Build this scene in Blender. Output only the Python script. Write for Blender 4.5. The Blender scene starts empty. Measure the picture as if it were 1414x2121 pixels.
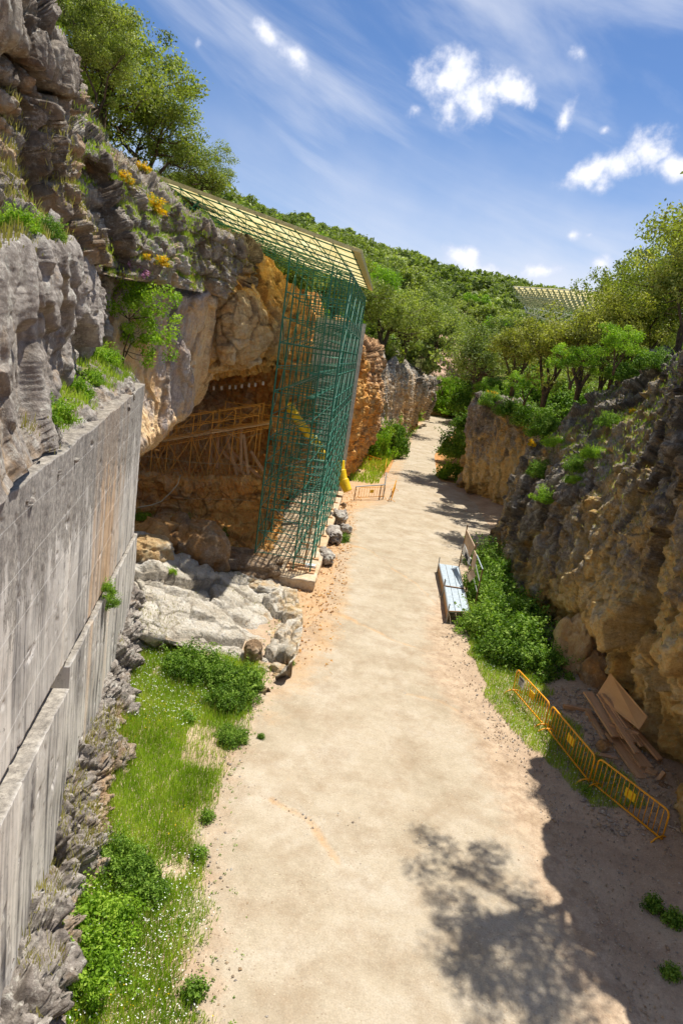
import bpy, math, random
import numpy as np
from mathutils import Vector, Matrix
# ------------------------------------------------------------------ camera, sky, sun, exposure
SC = bpy.context.scene
H = 10.0
F = 1400.0; PITCH = math.radians(13); ROLL = math.radians(8.3)
FW = np.array([0, math.cos(PITCH), -math.sin(PITCH)]); R0 = np.array([1., 0, 0]); U0 = np.cross(R0, FW)
RT = R0*math.cos(ROLL) + U0*math.sin(ROLL); UP = -R0*math.sin(ROLL) + U0*math.cos(ROLL)
CAM = np.array([0, 0, H])
cd = bpy.data.cameras.new('camera'); cam = bpy.data.objects.new('camera', cd); SC.collection.objects.link(cam)
cam.matrix_world = Matrix(((RT[0], UP[0], -FW[0], 0), (RT[1], UP[1], -FW[1], 0), (RT[2], UP[2], -FW[2], H), (0, 0, 0, 1)))
cd.sensor_width = 36; cd.lens = 36*F/2121; cd.clip_end = 3000; cd.clip_start = .1
SC.camera = cam
SUN_EL = math.radians(69); SUN_AZ = math.radians(50)      # azimuth from +X towards +Y
SD = Vector((math.cos(SUN_EL)*math.cos(SUN_AZ), math.cos(SUN_EL)*math.sin(SUN_AZ), math.sin(SUN_EL)))
sl = bpy.data.lights.new('sun', 'SUN'); sl.energy = 2.0; sl.angle = math.radians(.5); sl.color = (1, .95, .86)
so = bpy.data.objects.new('sun', sl); SC.collection.objects.link(so)
so.rotation_euler = SD.to_track_quat('Z', 'Y').to_euler()
SC.view_settings.view_transform = 'Standard'; SC.view_settings.look = 'None'
SC.view_settings.gamma = 1; SC.view_settings.use_curve_mapping = False; SC.view_settings.exposure = 1.76
SC.cycles.max_bounces = 8; SC.cycles.diffuse_bounces = 6; SC.cycles.transparent_max_bounces = 6

def ray(x, y): return FW + RT*(x-707)/F - UP*(y-1060.5)/F
def at(x, y, Y): d = ray(x, y); return CAM + d*(Y/d[1])                 # point seen there at depth Y
def on(x, y, z=0.): d = ray(x, y); return CAM + d*((z-H)/d[2])           # point seen there at height z

W = bpy.data.worlds.new('World'); SC.world = W; W.use_nodes = True
def build_world():
    nt = W.node_tree; N = nt.nodes; L = nt.links
    for n in list(N): N.remove(n)
    def nd(t, **k):
        n = N.new(t)
        for a, b in k.items(): setattr(n, a, b)
        return n
    def math_(op, a, b=None, c=None, clamp=False):
        n = nd('ShaderNodeMath', operation=op); n.use_clamp = clamp
        for i, v in enumerate((a, b, c)):
            if v is None: continue
            if isinstance(v, (int, float)): n.inputs[i].default_value = v
            else: L.new(v, n.inputs[i])
        return n.outputs[0]
    def dot(v, vec):
        n = nd('ShaderNodeVectorMath', operation='DOT_PRODUCT'); L.new(v, n.inputs[0]); n.inputs[1].default_value = tuple(vec)
        return n.outputs['Value']
    out = nd('ShaderNodeOutputWorld'); bg = nd('ShaderNodeBackground')
    sky = nd('ShaderNodeTexSky', sky_type='NISHITA'); sky.sun_disc = False
    sky.sun_elevation = SUN_EL; sky.sun_rotation = math.pi/2 - SUN_AZ
    sky.altitude = 1000; sky.dust_density = .35; sky.ozone_density = 2.5; sky.air_density = 1.0
    hs = nd('ShaderNodeHueSaturation'); hs.inputs['Saturation'].default_value = 1.2; hs.inputs['Value'].default_value = .8
    tint = nd('ShaderNodeMix', data_type='RGBA', blend_type='MULTIPLY'); tint.inputs[0].default_value = 1; L.new(sky.outputs[0], tint.inputs[6]); tint.inputs[7].default_value = (.335, .31, .315, 1)
    L.new(tint.outputs[2], hs.inputs['Color'])
    tc = nd('ShaderNodeTexCoord'); D = tc.outputs['Generated']
    # cumulus puffs: each an uneven lump at its own direction
    n1 = nd('ShaderNodeTexNoise'); n1.inputs['Scale'].default_value = 26; n1.inputs['Detail'].default_value = 9; n1.inputs['Roughness'].default_value = .6
    L.new(D, n1.inputs['Vector'])
    n2 = nd('ShaderNodeTexNoise'); n2.inputs['Scale'].default_value = 9; n2.inputs['Detail'].default_value = 4
    L.new(D, n2.inputs['Vector'])
    puffs = [(560, 72, 45, 20, 30, .8), (605, 108, 42, 24, 35, .9), (935, 165, 66, 44, 8, 1.05), (985, 200, 74, 40, 0, 1.05), (1060, 190, 56, 34, 10, 1.0),
             (1215, 360, 52, 24, -12, 1), (1285, 345, 52, 30, -15, 1), (1350, 310, 44, 36, 25, 1), (1392, 342, 44, 26, 15, .95),
             (1170, 240, 26, 48, 15, .62), (1200, 105, 50, 28, 30, .62), (1245, 135, 34, 18, 10, .6), (955, 532, 50, 22, 18, .9), (1000, 560, 56, 22, 24, .95),
             (1120, 562, 46, 18, 4, .8), (1183, 488, 20, 14, 5, .7), (862, 228, 24, 20, 0, .75), (410, 88, 16, 18, 40, .5), (1250, 270, 15, 14, 0, .65), (1245, 545, 26, 20, 20, .7), (1220, 486, 14, 12, 0, .5)]
    best = None
    for (px, py, a, b, ang, st) in puffs:
        c = ray(px, py); ln = np.linalg.norm(c); c = c/ln
        th = math.radians(ang); ex = RT*math.cos(th) - UP*math.sin(th); ey = RT*math.sin(th) + UP*math.cos(th)
        ex = ex - c*(ex@c); ey = ey - c*(ey@c); ex /= np.linalg.norm(ex); ey /= np.linalg.norm(ey)
        sx = F*ln/(a*.88); sy = F*ln/(b*.88)
        dx = math_('MULTIPLY', dot(D, ex), sx*.62); dy = math_('MULTIPLY', dot(D, ey), sy*.62)
        d2 = math_('ADD', math_('MULTIPLY', dx, dx), math_('MULTIPLY', dy, dy))
        fr = math_('GREATER_THAN', dot(D, c), .5)
        m = math_('MULTIPLY', math_('SUBTRACT', st, math_('POWER', d2, .5)), fr)
        best = m if best is None else math_('MAXIMUM', best, m)
    edge = math_('ADD', best, math_('MULTIPLY', math_('SUBTRACT', n1.outputs[0], .5), 2.3))
    mr = nd('ShaderNodeMapRange', interpolation_type='SMOOTHSTEP'); mr.inputs['From Min'].default_value = .05; mr.inputs['From Max'].default_value = .85
    L.new(edge, mr.inputs[0])
    near = nd('ShaderNodeMapRange', interpolation_type='SMOOTHSTEP'); near.inputs['From Min'].default_value = -.35; near.inputs['From Max'].default_value = .25
    L.new(best, near.inputs[0])
    puff = math_('MULTIPLY', mr.outputs[0], near.outputs[0])
    # cirrus: long soft streaks, running down to the right, and a milky belt low over the hills
    ax = RT*math.cos(math.radians(26)) - UP*math.sin(math.radians(26)); ay = RT*math.sin(math.radians(26)) + UP*math.cos(math.radians(26))
    cb = nd('ShaderNodeCombineXYZ'); L.new(math_('MULTIPLY', dot(D, ax), 1.6), cb.inputs[0]); L.new(math_('MULTIPLY', dot(D, ay), 8.5), cb.inputs[1]); L.new(math_('MULTIPLY', dot(D, FW), 1.6), cb.inputs[2])
    n3 = nd('ShaderNodeTexNoise'); n3.inputs['Scale'].default_value = 1.35; n3.inputs['Detail'].default_value = 8; n3.inputs['Roughness'].default_value = .55; n3.inputs['Distortion'].default_value = .5
    L.new(cb.outputs[0], n3.inputs['Vector'])
    m3 = nd('ShaderNodeMapRange', interpolation_type='SMOOTHSTEP'); m3.inputs['From Min'].default_value = .38; m3.inputs['From Max'].default_value = .74; m3.inputs['To Max'].default_value = .7
    L.new(n3.outputs[0], m3.inputs[0])
    sep = nd('ShaderNodeSeparateXYZ'); L.new(D, sep.inputs[0])
    belt = nd('ShaderNodeMapRange', interpolation_type='SMOOTHSTEP'); belt.inputs['From Min'].default_value = .36; belt.inputs['From Max'].default_value = .08; belt.inputs['To Min'].default_value = 0; belt.inputs['To Max'].default_value = 1
    L.new(math_('ADD', sep.outputs[2], math_('MULTIPLY', math_('SUBTRACT', n2.outputs[0], .5), .12)), belt.inputs[0])
    nb = nd('ShaderNodeMapRange'); nb.inputs['From Min'].default_value = .35; nb.inputs['From Max'].default_value = .65; nb.inputs['To Min'].default_value = .4; nb.inputs['To Max'].default_value = .95
    L.new(n3.outputs[0], nb.inputs[0])
    veil = math_('MAXIMUM', m3.outputs[0], math_('MULTIPLY', belt.outputs[0], nb.outputs[0]))
    mx = nd('ShaderNodeMix', data_type='RGBA'); L.new(veil, mx.inputs[0]); L.new(hs.outputs[0], mx.inputs[6]); mx.inputs[7].default_value = (1.6, 1.7, 1.95, 1)
    cr = nd('ShaderNodeMix', data_type='RGBA'); cr.inputs[6].default_value = (1.5, 1.6, 1.95, 1); cr.inputs[7].default_value = (2.6, 2.6, 2.6, 1)
    ms = nd('ShaderNodeMapRange'); ms.inputs['From Min'].default_value = .3; ms.inputs['From Max'].default_value = 1.35; L.new(edge, ms.inputs[0]); L.new(ms.outputs[0], cr.inputs[0])
    m2 = nd('ShaderNodeMix', data_type='RGBA'); L.new(puff, m2.inputs[0]); L.new(mx.outputs[2], m2.inputs[6]); L.new(cr.outputs[2], m2.inputs[7])
    L.new(m2.outputs[2], bg.inputs['Color']); bg.inputs['Strength'].default_value = .15
    L.new(bg.outputs[0], out.inputs[0])
build_world()

# ------------------------------------------------------------------ noise (numpy)
def _hash(ix, iy, iz, s=0):
    with np.errstate(over='ignore'):
        n = (ix.astype(np.int64)*374761393 + iy.astype(np.int64)*668265263 + iz.astype(np.int64)*1440662683 + s*1013904223) & 0xffffffff
        n = ((n ^ (n >> 13))*1274126177) & 0xffffffff
        n = ((n ^ (n >> 16))*2246822519) & 0xffffffff
        n = n ^ (n >> 15)
    return (n & 0xffffff)/float(0x1000000)
def vnoise(p, s=0):
    i = np.floor(p); f = p-i; i = i.astype(np.int64); f = f*f*f*(f*(f*6-15)+10)
    r = 0
    for dx in (0, 1):
        wx = f[:, 0] if dx else 1-f[:, 0]
        for dy in (0, 1):
            wy = f[:, 1] if dy else 1-f[:, 1]
            for dz in (0, 1):
                wz = f[:, 2] if dz else 1-f[:, 2]
                r = r + wx*wy*wz*_hash(i[:, 0]+dx, i[:, 1]+dy, i[:, 2]+dz, s)
    return r*2-1
def fbm(p, sc=1., oc=4, s=0, rough=.5):
    p = np.asarray(p, float)*sc; a = 1.; t = 0; n = 0
    for k in range(oc):
        t = t + a*vnoise(p + k*17.3, s+k); n += a; a *= rough; p = p*2.03
    return t/n
def ridged(p, sc=1., oc=4, s=0):
    p = np.asarray(p, float)*sc; a = 1.; t = 0; n = 0
    for k in range(oc):
        t = t + a*(1-2*np.abs(vnoise(p + k*11.7, s+k))); n += a; a *= .55; p = p*2.1
    return t/n
def facet(p, sc, s=0, tilt=1.0):
    """broken stone: every cell of a cellular division is a tilted plane; returns height and edge closeness"""
    p = np.asarray(p, float)*np.asarray(sc)
    i = np.floor(p).astype(np.int64); f1 = np.full(len(p), 9.); f2 = f1.copy(); h = np.zeros(len(p))
    for dx in (-1, 0, 1):
        for dy in (-1, 0, 1):
            for dz in (-1, 0, 1):
                c = i + (dx, dy, dz)
                ox = _hash(c[:, 0], c[:, 1], c[:, 2], s+1); oy = _hash(c[:, 0], c[:, 1], c[:, 2], s+2); oz = _hash(c[:, 0], c[:, 1], c[:, 2], s+3)
                v = p - c - np.stack((ox, oy, oz), 1)
                d = np.sqrt((v*v).sum(1))
                hh = (ox-.5)*1.2 + tilt*(v[:, 0]*(oy*2-1) + v[:, 1]*(oz*2-1) + v[:, 2]*(oy+oz-1)*1.4)
                m = d < f1
                f2 = np.where(m, f1, np.minimum(f2, d)); h = np.where(m, hh, h); f1 = np.where(m, d, f1)
    return h, f2-f1
def sstep(a, b, x): t = np.clip((x-a)/(b-a), 0, 1); return t*t*(3-2*t)

# ------------------------------------------------------------------ mesh helpers
COL = SC.collection
def np_mesh(name, V, Fc, mat=None, smooth=True, attrs=None):
    V = np.asarray(V, np.float32); Fc = np.asarray(Fc, np.int32); k = Fc.shape[1]
    me = bpy.data.meshes.new(name); me.vertices.add(len(V)); me.vertices.foreach_set('co', V.ravel())
    me.loops.add(Fc.size); me.loops.foreach_set('vertex_index', Fc.ravel())
    me.polygons.add(len(Fc)); me.polygons.foreach_set('loop_start', np.arange(len(Fc), dtype=np.int32)*k)
    me.polygons.foreach_set('use_smooth', np.full(len(Fc), smooth))
    for a, v in (attrs or {}).items():
        at_ = me.attributes.new(a, 'FLOAT', 'POINT'); at_.data.foreach_set('value', np.asarray(v, np.float32))
    me.update(calc_edges=True); me.validate()
    if mat: me.materials.append(mat)
    return me
def link(name, me, parent=None, loc=None, **props):
    o = bpy.data.objects.new(name, me); COL.objects.link(o)
    if loc is not None: o.location = tuple(loc)
    if parent: o.parent = parent
    for k, v in props.items(): o[k] = v
    return o
def thing(name, label, cat, loc=(0, 0, 0), group=None, me=None, kind=None):
    o = link(name, me, loc=loc, label=label, category=cat)
    if group: o['group'] = group
    if kind: o['kind'] = kind
    return o
class MB:
    """collects boxes, prisms and tubes into one mesh"""
    def __init__(s): s.v = []; s.f = []
    def add(s, vs, fs):
        b = len(s.v); s.v += [tuple(map(float, v)) for v in vs]; s.f += [tuple(b+i for i in f) for f in fs]; return s
    def box(s, lo, hi):
        x0, y0, z0 = lo; x1, y1, z1 = hi
        return s.add([(x0, y0, z0), (x1, y0, z0), (x1, y1, z0), (x0, y1, z0), (x0, y0, z1), (x1, y0, z1), (x1, y1, z1), (x0, y1, z1)],
                     [(3, 2, 1, 0), (4, 5, 6, 7), (0, 1, 5, 4), (1, 2, 6, 5), (2, 3, 7, 6), (3, 0, 4, 7)])
    def quad(s, a, b, c, d, t):
        a, b, c, d = map(np.array, (a, b, c, d)); n = np.cross(b-a, d-a); n = n/np.linalg.norm(n)*t
        return s.add([a, b, c, d, a-n, b-n, c-n, d-n], [(0, 1, 2, 3), (7, 6, 5, 4), (1, 0, 4, 5), (2, 1, 5, 6), (3, 2, 6, 7), (0, 3, 7, 4)])
    def beam(s, p, q, w, h, up=(0, 0, 1)):
        p = np.array(p, float); q = np.array(q, float); d = q-p; d /= np.linalg.norm(d)
        sd = np.cross(d, up)
        if np.linalg.norm(sd) < 1e-3: sd = np.cross(d, (0, 1, 0))
        sd /= np.linalg.norm(sd); u = np.cross(sd, d)
        vs = [e + sd*i*w/2 + u*j*h/2 for e in (p, q) for i, j in ((-1, -1), (1, -1), (1, 1), (-1, 1))]
        return s.add(vs, [(3, 2, 1, 0), (4, 5, 6, 7), (0, 1, 5, 4), (1, 2, 6, 5), (2, 3, 7, 6), (3, 0, 4, 7)])
    def tube(s, pts, r, n=6, closed=False):
        pts = [np.array(p, float) for p in pts]; m = len(pts)
        rr = r if hasattr(r, '__len__') else [r]*m
        b = len(s.v); ref = np.array([.31, .27, .91])
        for i, p in enumerate(pts):
            a = pts[max(i-1, 0)] if not closed else pts[i-1]; c = pts[min(i+1, m-1)] if not closed else pts[(i+1) % m]
            d = c-a; d /= max(np.linalg.norm(d), 1e-9); sd = np.cross(d, ref); sd /= max(np.linalg.norm(sd), 1e-9); u = np.cross(sd, d)
            for k in range(n):
                t = 2*math.pi*k/n; s.v.append(tuple(p + rr[i]*(sd*math.cos(t) + u*math.sin(t))))
        for i in range(m if closed else m-1):
            i2 = (i+1) % m
            for k in range(n): s.f.append((b+i*n+k, b+i*n+(k+1) % n, b+i2*n+(k+1) % n, b+i2*n+k))
        if not closed:
            s.f.append(tuple(b+k for k in range(n))[::-1]); s.f.append(tuple(b+(m-1)*n+k for k in range(n)))
        return s
    def mesh(s, name, mat, smooth=False, org=None):
        me = bpy.data.meshes.new(name); v = s.v
        if org is not None: v = [(x-org[0], y-org[1], z-org[2]) for x, y, z in v]
        me.from_pydata(v, [], s.f); me.update()
        if smooth:
            for p in me.polygons: p.use_smooth = True
        me.materials.append(mat); return me
    def part(s, name, mat, parent, smooth=False, **props):
        return link(name, s.mesh(name, mat, smooth, tuple(parent.location) if parent else None), parent, **props)

_unit = {}
def unit_rod(mat, n=6):
    if (mat.name, n) not in _unit: _unit[mat.name, n] = MB().tube([(0, 0, 0), (0, 0, 1)], 1, n).mesh('rod', mat, True)
    return _unit[mat.name, n]
def rod(name, p, q, r, mat, parent, n=6):
    """one tube, its own object; all tubes of a material share one mesh"""
    p = Vector(map(float, p)); q = Vector(map(float, q)); d = q-p
    o = link(name, unit_rod(mat, n), parent); o.rotation_mode = 'QUATERNION'
    o.location = p-(parent.location if parent else Vector((0, 0, 0))); o.rotation_quaternion = d.to_track_quat('Z', 'Y'); o.scale = (r, r, d.length)
    return o

# ------------------------------------------------------------------ materials
def s2l(c): return tuple(((v/255)/12.92 if v/255 <= .04045 else ((v/255+.055)/1.055)**2.4) for v in c)
class NT:
    def __init__(s, name):
        s.m = bpy.data.materials.new(name); s.m.use_nodes = True; s.t = s.m.node_tree; s.t.nodes.clear()
        s.out = s.n('ShaderNodeOutputMaterial'); s.co = s.n('ShaderNodeTexCoord').outputs['Object']; s.geo = s.n('ShaderNodeNewGeometry')
    def n(s, t, **k):
        n = s.t.nodes.new(t)
        for a, b in k.items(): setattr(n, a, b)
        return n
    def l(s, a, b): s.t.links.new(a, b)
    def noise(s, sc, det=5, rough=.6, vec=None, stretch=None, dist=0):
        v = vec or s.co
        if stretch:
            mp = s.n('ShaderNodeMapping'); s.l(v, mp.inputs[0]); mp.inputs['Scale'].default_value = stretch; v = mp.outputs[0]
        n = s.n('ShaderNodeTexNoise'); n.inputs['Scale'].default_value = sc; n.inputs['Detail'].default_value = det; n.inputs['Roughness'].default_value = rough; n.inputs['Distortion'].default_value = dist
        s.l(v, n.inputs['Vector']); return n.outputs[0]
    def voro(s, sc, feature='F1', vec=None, stretch=None):
        v = vec or s.co
        if stretch:
            mp = s.n('ShaderNodeMapping'); s.l(v, mp.inputs[0]); mp.inputs['Scale'].default_value = stretch; v = mp.outputs[0]
        n = s.n('ShaderNodeTexVoronoi', feature=feature); n.inputs['Scale'].default_value = sc; s.l(v, n.inputs['Vector']); return n
    def ramp(s, f, stops, const=False):
        r = s.n('ShaderNodeValToRGB'); e = r.color_ramp.elements
        while len(e) < len(stops): e.new(.5)
        for i, (p, c) in enumerate(stops):
            e[i].position = p; e[i].color = (*c, 1) if hasattr(c, '__len__') else (c, c, c, 1)
        if const: r.color_ramp.interpolation = 'CONSTANT'
        s.l(f, r.inputs[0]); return r.outputs[0]
    def mix(s, f, a, b, mode='MIX'):
        m = s.n('ShaderNodeMix', data_type='RGBA', blend_type=mode)
        for v, i in ((f, 0), (a, 6), (b, 7)):
            if isinstance(v, (int, float)): m.inputs[i].default_value = v
            elif isinstance(v, tuple): m.inputs[i].default_value = (*v, 1)
            else: s.l(v, m.inputs[i])
        return m.outputs[2]
    def mth(s, op, a, b=0., clamp=False):
        m = s.n('ShaderNodeMath', operation=op); m.use_clamp = clamp
        for i, v in enumerate((a, b)):
            if isinstance(v, (int, float)): m.inputs[i].default_value = v
            else: s.l(v, m.inputs[i])
        return m.outputs[0]
    def attr(s, name): a = s.n('ShaderNodeAttribute', attribute_name=name); return a.outputs['Fac']
    def bump(s, h, st=.5, d=.05, prev=None):
        b = s.n('ShaderNodeBump'); b.inputs['Strength'].default_value = st; b.inputs['Distance'].default_value = d; s.l(h, b.inputs['Height'])
        if prev: s.l(prev, b.inputs['Normal'])
        return b.outputs[0]
    def pbr(s, col, rough=.9, normal=None, metal=0, spec=.3):
        p = s.n('ShaderNodeBsdfPrincipled')
        for v, k in ((col, 'Base Color'), (rough, 'Roughness'), (metal, 'Metallic'), (spec, 'Specular IOR Level')):
            if isinstance(v, tuple): p.inputs[k].default_value = (*v, 1)
            elif isinstance(v, (int, float)): p.inputs[k].default_value = v
            else: s.l(v, p.inputs[k])
        if normal: s.l(normal, p.inputs['Normal'])
        s.l(p.outputs[0], s.out.inputs[0]); return s.m

def rock_mat(name, warm, cool, lichen=.5, pit=.5, streak=None, bump=.7):
    """warm and cool: three sRGB tones each; the attribute 'w' says how weathered (cool) the stone is"""
    t = NT(name)
    n_big = t.noise(.35, 6, .65); n_mid = t.noise(1.7, 7, .7); n_fine = t.noise(9, 6, .75)
    n_st = t.noise(.9, 6, .7, stretch=streak or (1.2, 1.2, .45))
    a = t.mix(.5, n_mid, n_st)
    wc = t.ramp(a, [(.33, s2l(warm[0])), (.5, s2l(warm[1])), (.66, s2l(warm[2]))])
    cc = t.ramp(a, [(.33, s2l(cool[0])), (.5, s2l(cool[1])), (.66, s2l(cool[2]))])
    w = t.mth('ADD', t.attr('w'), t.mth('MULTIPLY', t.mth('SUBTRACT', t.mix(.5, n_big, n_mid), .5), 2.6), True)
    w = t.ramp(w, [(.3, 0.), (.7, 1.)])
    c = t.mix(w, wc, cc)
    # pale crusts of lichen and dark pits of organic stain
    v = t.voro(7, vec=None).outputs['Distance']
    li = t.ramp(t.mth('ADD', t.noise(4.5, 7, .8), t.mth('MULTIPLY', t.noise(.6, 3), .25)), [(.66, 0.), (.74, 1.)])
    c = t.mix(t.mth('MULTIPLY', li, t.mth('MULTIPLY', lichen, t.mth('ADD', w, .25), True)), c, s2l((196, 190, 178)))
    dk = t.ramp(t.noise(2.6, 8, .8), [(.33, 1.), (.45, 0.)])
    c = t.mix(t.mth('MULTIPLY', dk, pit), c, s2l((62, 50, 42)))
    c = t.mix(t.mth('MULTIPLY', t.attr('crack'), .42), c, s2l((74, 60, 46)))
    c = t.mix(.45, c, t.ramp(n_fine, [(.3, .28), (.5, .56), (.72, .95)]), 'OVERLAY')
    b = t.bump(t.noise(2.2, 8, .75), bump, .35); b = t.bump(t.noise(11, 6, .75), bump, .09, b)
    b = t.bump(v, bump*.5, .04, b)
    return t.pbr(c, .95, b, spec=.15)
M = {}
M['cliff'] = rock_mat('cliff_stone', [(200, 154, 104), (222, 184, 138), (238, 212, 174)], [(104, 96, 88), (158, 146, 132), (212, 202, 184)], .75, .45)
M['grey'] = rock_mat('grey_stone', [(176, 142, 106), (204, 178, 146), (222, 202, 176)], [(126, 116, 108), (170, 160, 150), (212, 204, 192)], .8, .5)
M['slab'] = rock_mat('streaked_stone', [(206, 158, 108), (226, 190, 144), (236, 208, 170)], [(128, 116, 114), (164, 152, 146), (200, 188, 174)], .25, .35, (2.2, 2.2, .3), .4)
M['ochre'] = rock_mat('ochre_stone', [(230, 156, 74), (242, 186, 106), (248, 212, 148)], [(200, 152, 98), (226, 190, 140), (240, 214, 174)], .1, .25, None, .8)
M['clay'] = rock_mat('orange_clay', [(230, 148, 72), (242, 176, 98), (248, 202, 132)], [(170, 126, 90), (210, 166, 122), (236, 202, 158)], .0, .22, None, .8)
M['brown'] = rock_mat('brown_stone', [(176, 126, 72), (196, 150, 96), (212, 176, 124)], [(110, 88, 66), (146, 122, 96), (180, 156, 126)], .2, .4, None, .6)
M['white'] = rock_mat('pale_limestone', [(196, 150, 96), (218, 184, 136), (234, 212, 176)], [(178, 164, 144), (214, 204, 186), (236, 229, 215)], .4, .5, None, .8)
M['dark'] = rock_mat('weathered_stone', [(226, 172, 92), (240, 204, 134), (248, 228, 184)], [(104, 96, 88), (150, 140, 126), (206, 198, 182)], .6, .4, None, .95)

def soil_mat(name, tones, orange, gravel=.5, grass=False):
    t = NT(name)
    n = t.mix(.4, t.noise(.5, 6, .6), t.noise(3.5, 7, .75))
    c = t.ramp(n, [(.34, s2l(tones[0])), (.5, s2l(tones[1])), (.64, s2l(tones[2]))])
    w = t.ramp(t.mth('ADD', t.attr('w'), t.mth('MULTIPLY', t.mth('SUBTRACT', t.noise(1.1, 6, .7), .5), 1.2), True), [(.3, 0.), (.75, 1.)])
    c = t.mix(w, c, t.ramp(t.noise(2.5, 6, .7), [(.35, s2l(orange[0])), (.65, s2l(orange[1]))]))
    if grass:
        e = t.ramp(t.mth('ADD', t.attr('e'), t.mth('MULTIPLY', t.mth('SUBTRACT', t.noise(1.4, 7, .75), .5), 1.5), True), [(.3, 0.), (.8, 1.)])
        c = t.mix(e, c, t.ramp(t.noise(3, 7, .75), [(.36, s2l((156, 134, 112))), (.6, s2l((188, 167, 142)))]))
        c = t.mix(t.ramp(t.noise(.9, 7, .7), [(.46, 0.), (.68, .5)]), c, s2l((138, 116, 90)))
    v = t.voro(16); st = t.ramp(v.outputs['Distance'], [(.18, 1.), (.3, 0.)])
    pres = t.ramp(t.noise(.7, 4, .6), [(.42, .08), (.62, 1.)])
    c = t.mix(t.mth('MULTIPLY', t.mth('MULTIPLY', st, pres), gravel), c, t.ramp(t.voro(16).outputs['Color'], [(.2, s2l((120, 96, 74))), (.8, s2l((214, 196, 170)))]))
    c = t.mix(.25, c, t.ramp(t.noise(30, 4, .8), [(.3, .15), (.7, .9)]), 'OVERLAY')
    b = t.bump(t.noise(1.6, 6, .6), .35, .12); b = t.bump(t.noise(22, 5, .8), .5, .03, b); b = t.bump(st, .3*gravel, .03, b)
    return t.pbr(c, .97, b, spec=.08)
M['sand'] = soil_mat('path_sand', [(159, 146, 124), (174, 161, 140), (184, 173, 155)], [(184, 150, 112), (190, 162, 128)], .55, True)
M['soil'] = soil_mat('trench_soil', [(150, 128, 106), (174, 152, 128), (190, 170, 144)], [(176, 142, 106), (190, 162, 128)], .9)
M['earth'] = soil_mat('plateau_earth', [(72, 74, 38), (96, 98, 50), (122, 118, 66)], [(176, 120, 70), (196, 150, 100)], .3)

def flat_mat(name, rgb, rough=.6, metal=0, spec=.4, var=.12, bump=.15, sc=6):
    t = NT(name); c = s2l(rgb)
    col = t.mix(var, c, t.ramp(t.noise(sc, 6, .7), [(.35, tuple(v*.35 for v in c)), (.65, tuple(min(v*1.5, 1) for v in c))]))
    return t.pbr(col, rough, t.bump(t.noise(sc*4, 4), bump, .01), metal, spec)
M['green'] = flat_mat('green_paint', (40, 118, 96), .45, 0, .5, .35)
M['orange'] = flat_mat('orange_paint', (242, 172, 72), .5, 0, .4, .3)
M['barrier'] = flat_mat('barrier_paint', (236, 160, 22), .45, 0, .5, .3)
M['yellow'] = flat_mat('yellow_plastic', (238, 196, 26), .4, 0, .5, .2)
M['galv'] = flat_mat('galvanised_steel', (150, 152, 152), .45, .5, .5, .4)
M['rust'] = flat_mat('rusty_tube', (150, 116, 84), .7, .2, .3, .5)
M['plate'] = flat_mat('deck_plate', (176, 188, 196), .5, .25, .5, .35)
M['board'] = flat_mat('board_back', (196, 172, 146), .8, 0, .2, .35)
M['whiteb'] = flat_mat('white_board', (226, 228, 230), .6, 0, .3, .15)
M['roof'] = flat_mat('roof_sheet', (226, 212, 160), .6, 0, .3, .4, .2, 3)
def sheet_mat():
    t = NT('roof_sheet'); c = t.ramp(t.noise(1.2, 5, .7, stretch=(1, .3, 1)), [(.35, s2l((224, 214, 176))), (.65, s2l((242, 236, 208)))])
    d = t.n('ShaderNodeBsdfPrincipled'); t.l(c, d.inputs['Base Color']); d.inputs['Roughness'].default_value = .6
    tr = t.n('ShaderNodeBsdfTranslucent'); t.l(c, tr.inputs[0]); m = t.n('ShaderNodeMixShader'); m.inputs[0].default_value = .82
    t.l(d.outputs[0], m.inputs[1]); t.l(tr.outputs[0], m.inputs[2]); t.l(m.outputs[0], t.out.inputs[0]); return t.m
M['roof'] = sheet_mat(); M['farroof'] = M['roof']
M['rooftop'] = flat_mat('roof_edge', (222, 210, 150), .6, 0, .3, .4)
M['greyblock'] = flat_mat('grey_cladding', (196, 200, 200), .8, 0, .2, .35)
M['wood'] = None
M['bark'] = flat_mat('bark', (98, 84, 68), .95, 0, .1, .8, 1, 5)
M['rope'] = flat_mat('pale_hose', (190, 178, 150), .7)
M['steelwire'] = flat_mat('wire', (206, 204, 200), .5, .2)
M['netwire'] = flat_mat('net_wire', (186, 158, 118), .6)
M['ink'] = flat_mat('print_ink', (50, 52, 50), .7)
M['farsteel'] = flat_mat('far_steel', (178, 192, 196), .6)

def wood_mat(name, a, b):
    t = NT(name)
    g = t.noise(5, 6, .7, stretch=(1, .12, 1)); oi = t.n('ShaderNodeObjectInfo')
    c = t.ramp(g, [(.3, s2l(a)), (.7, s2l(b))]); c = t.mix(.3, c, t.ramp(oi.outputs['Random'], [(0, s2l((150, 104, 66))), (1, s2l((206, 170, 130)))]))
    return t.pbr(c, .85, t.bump(t.noise(14, 5, .7, stretch=(1, .1, 1)), .4, .02), spec=.15)
M['wood'] = wood_mat('old_timber', (164, 124, 88), (222, 186, 146)); M['ply'] = wood_mat('plywood', (206, 158, 104), (226, 182, 128))
M['deck'] = wood_mat('deck_boards', (214, 170, 106), (238, 204, 150))

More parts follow.
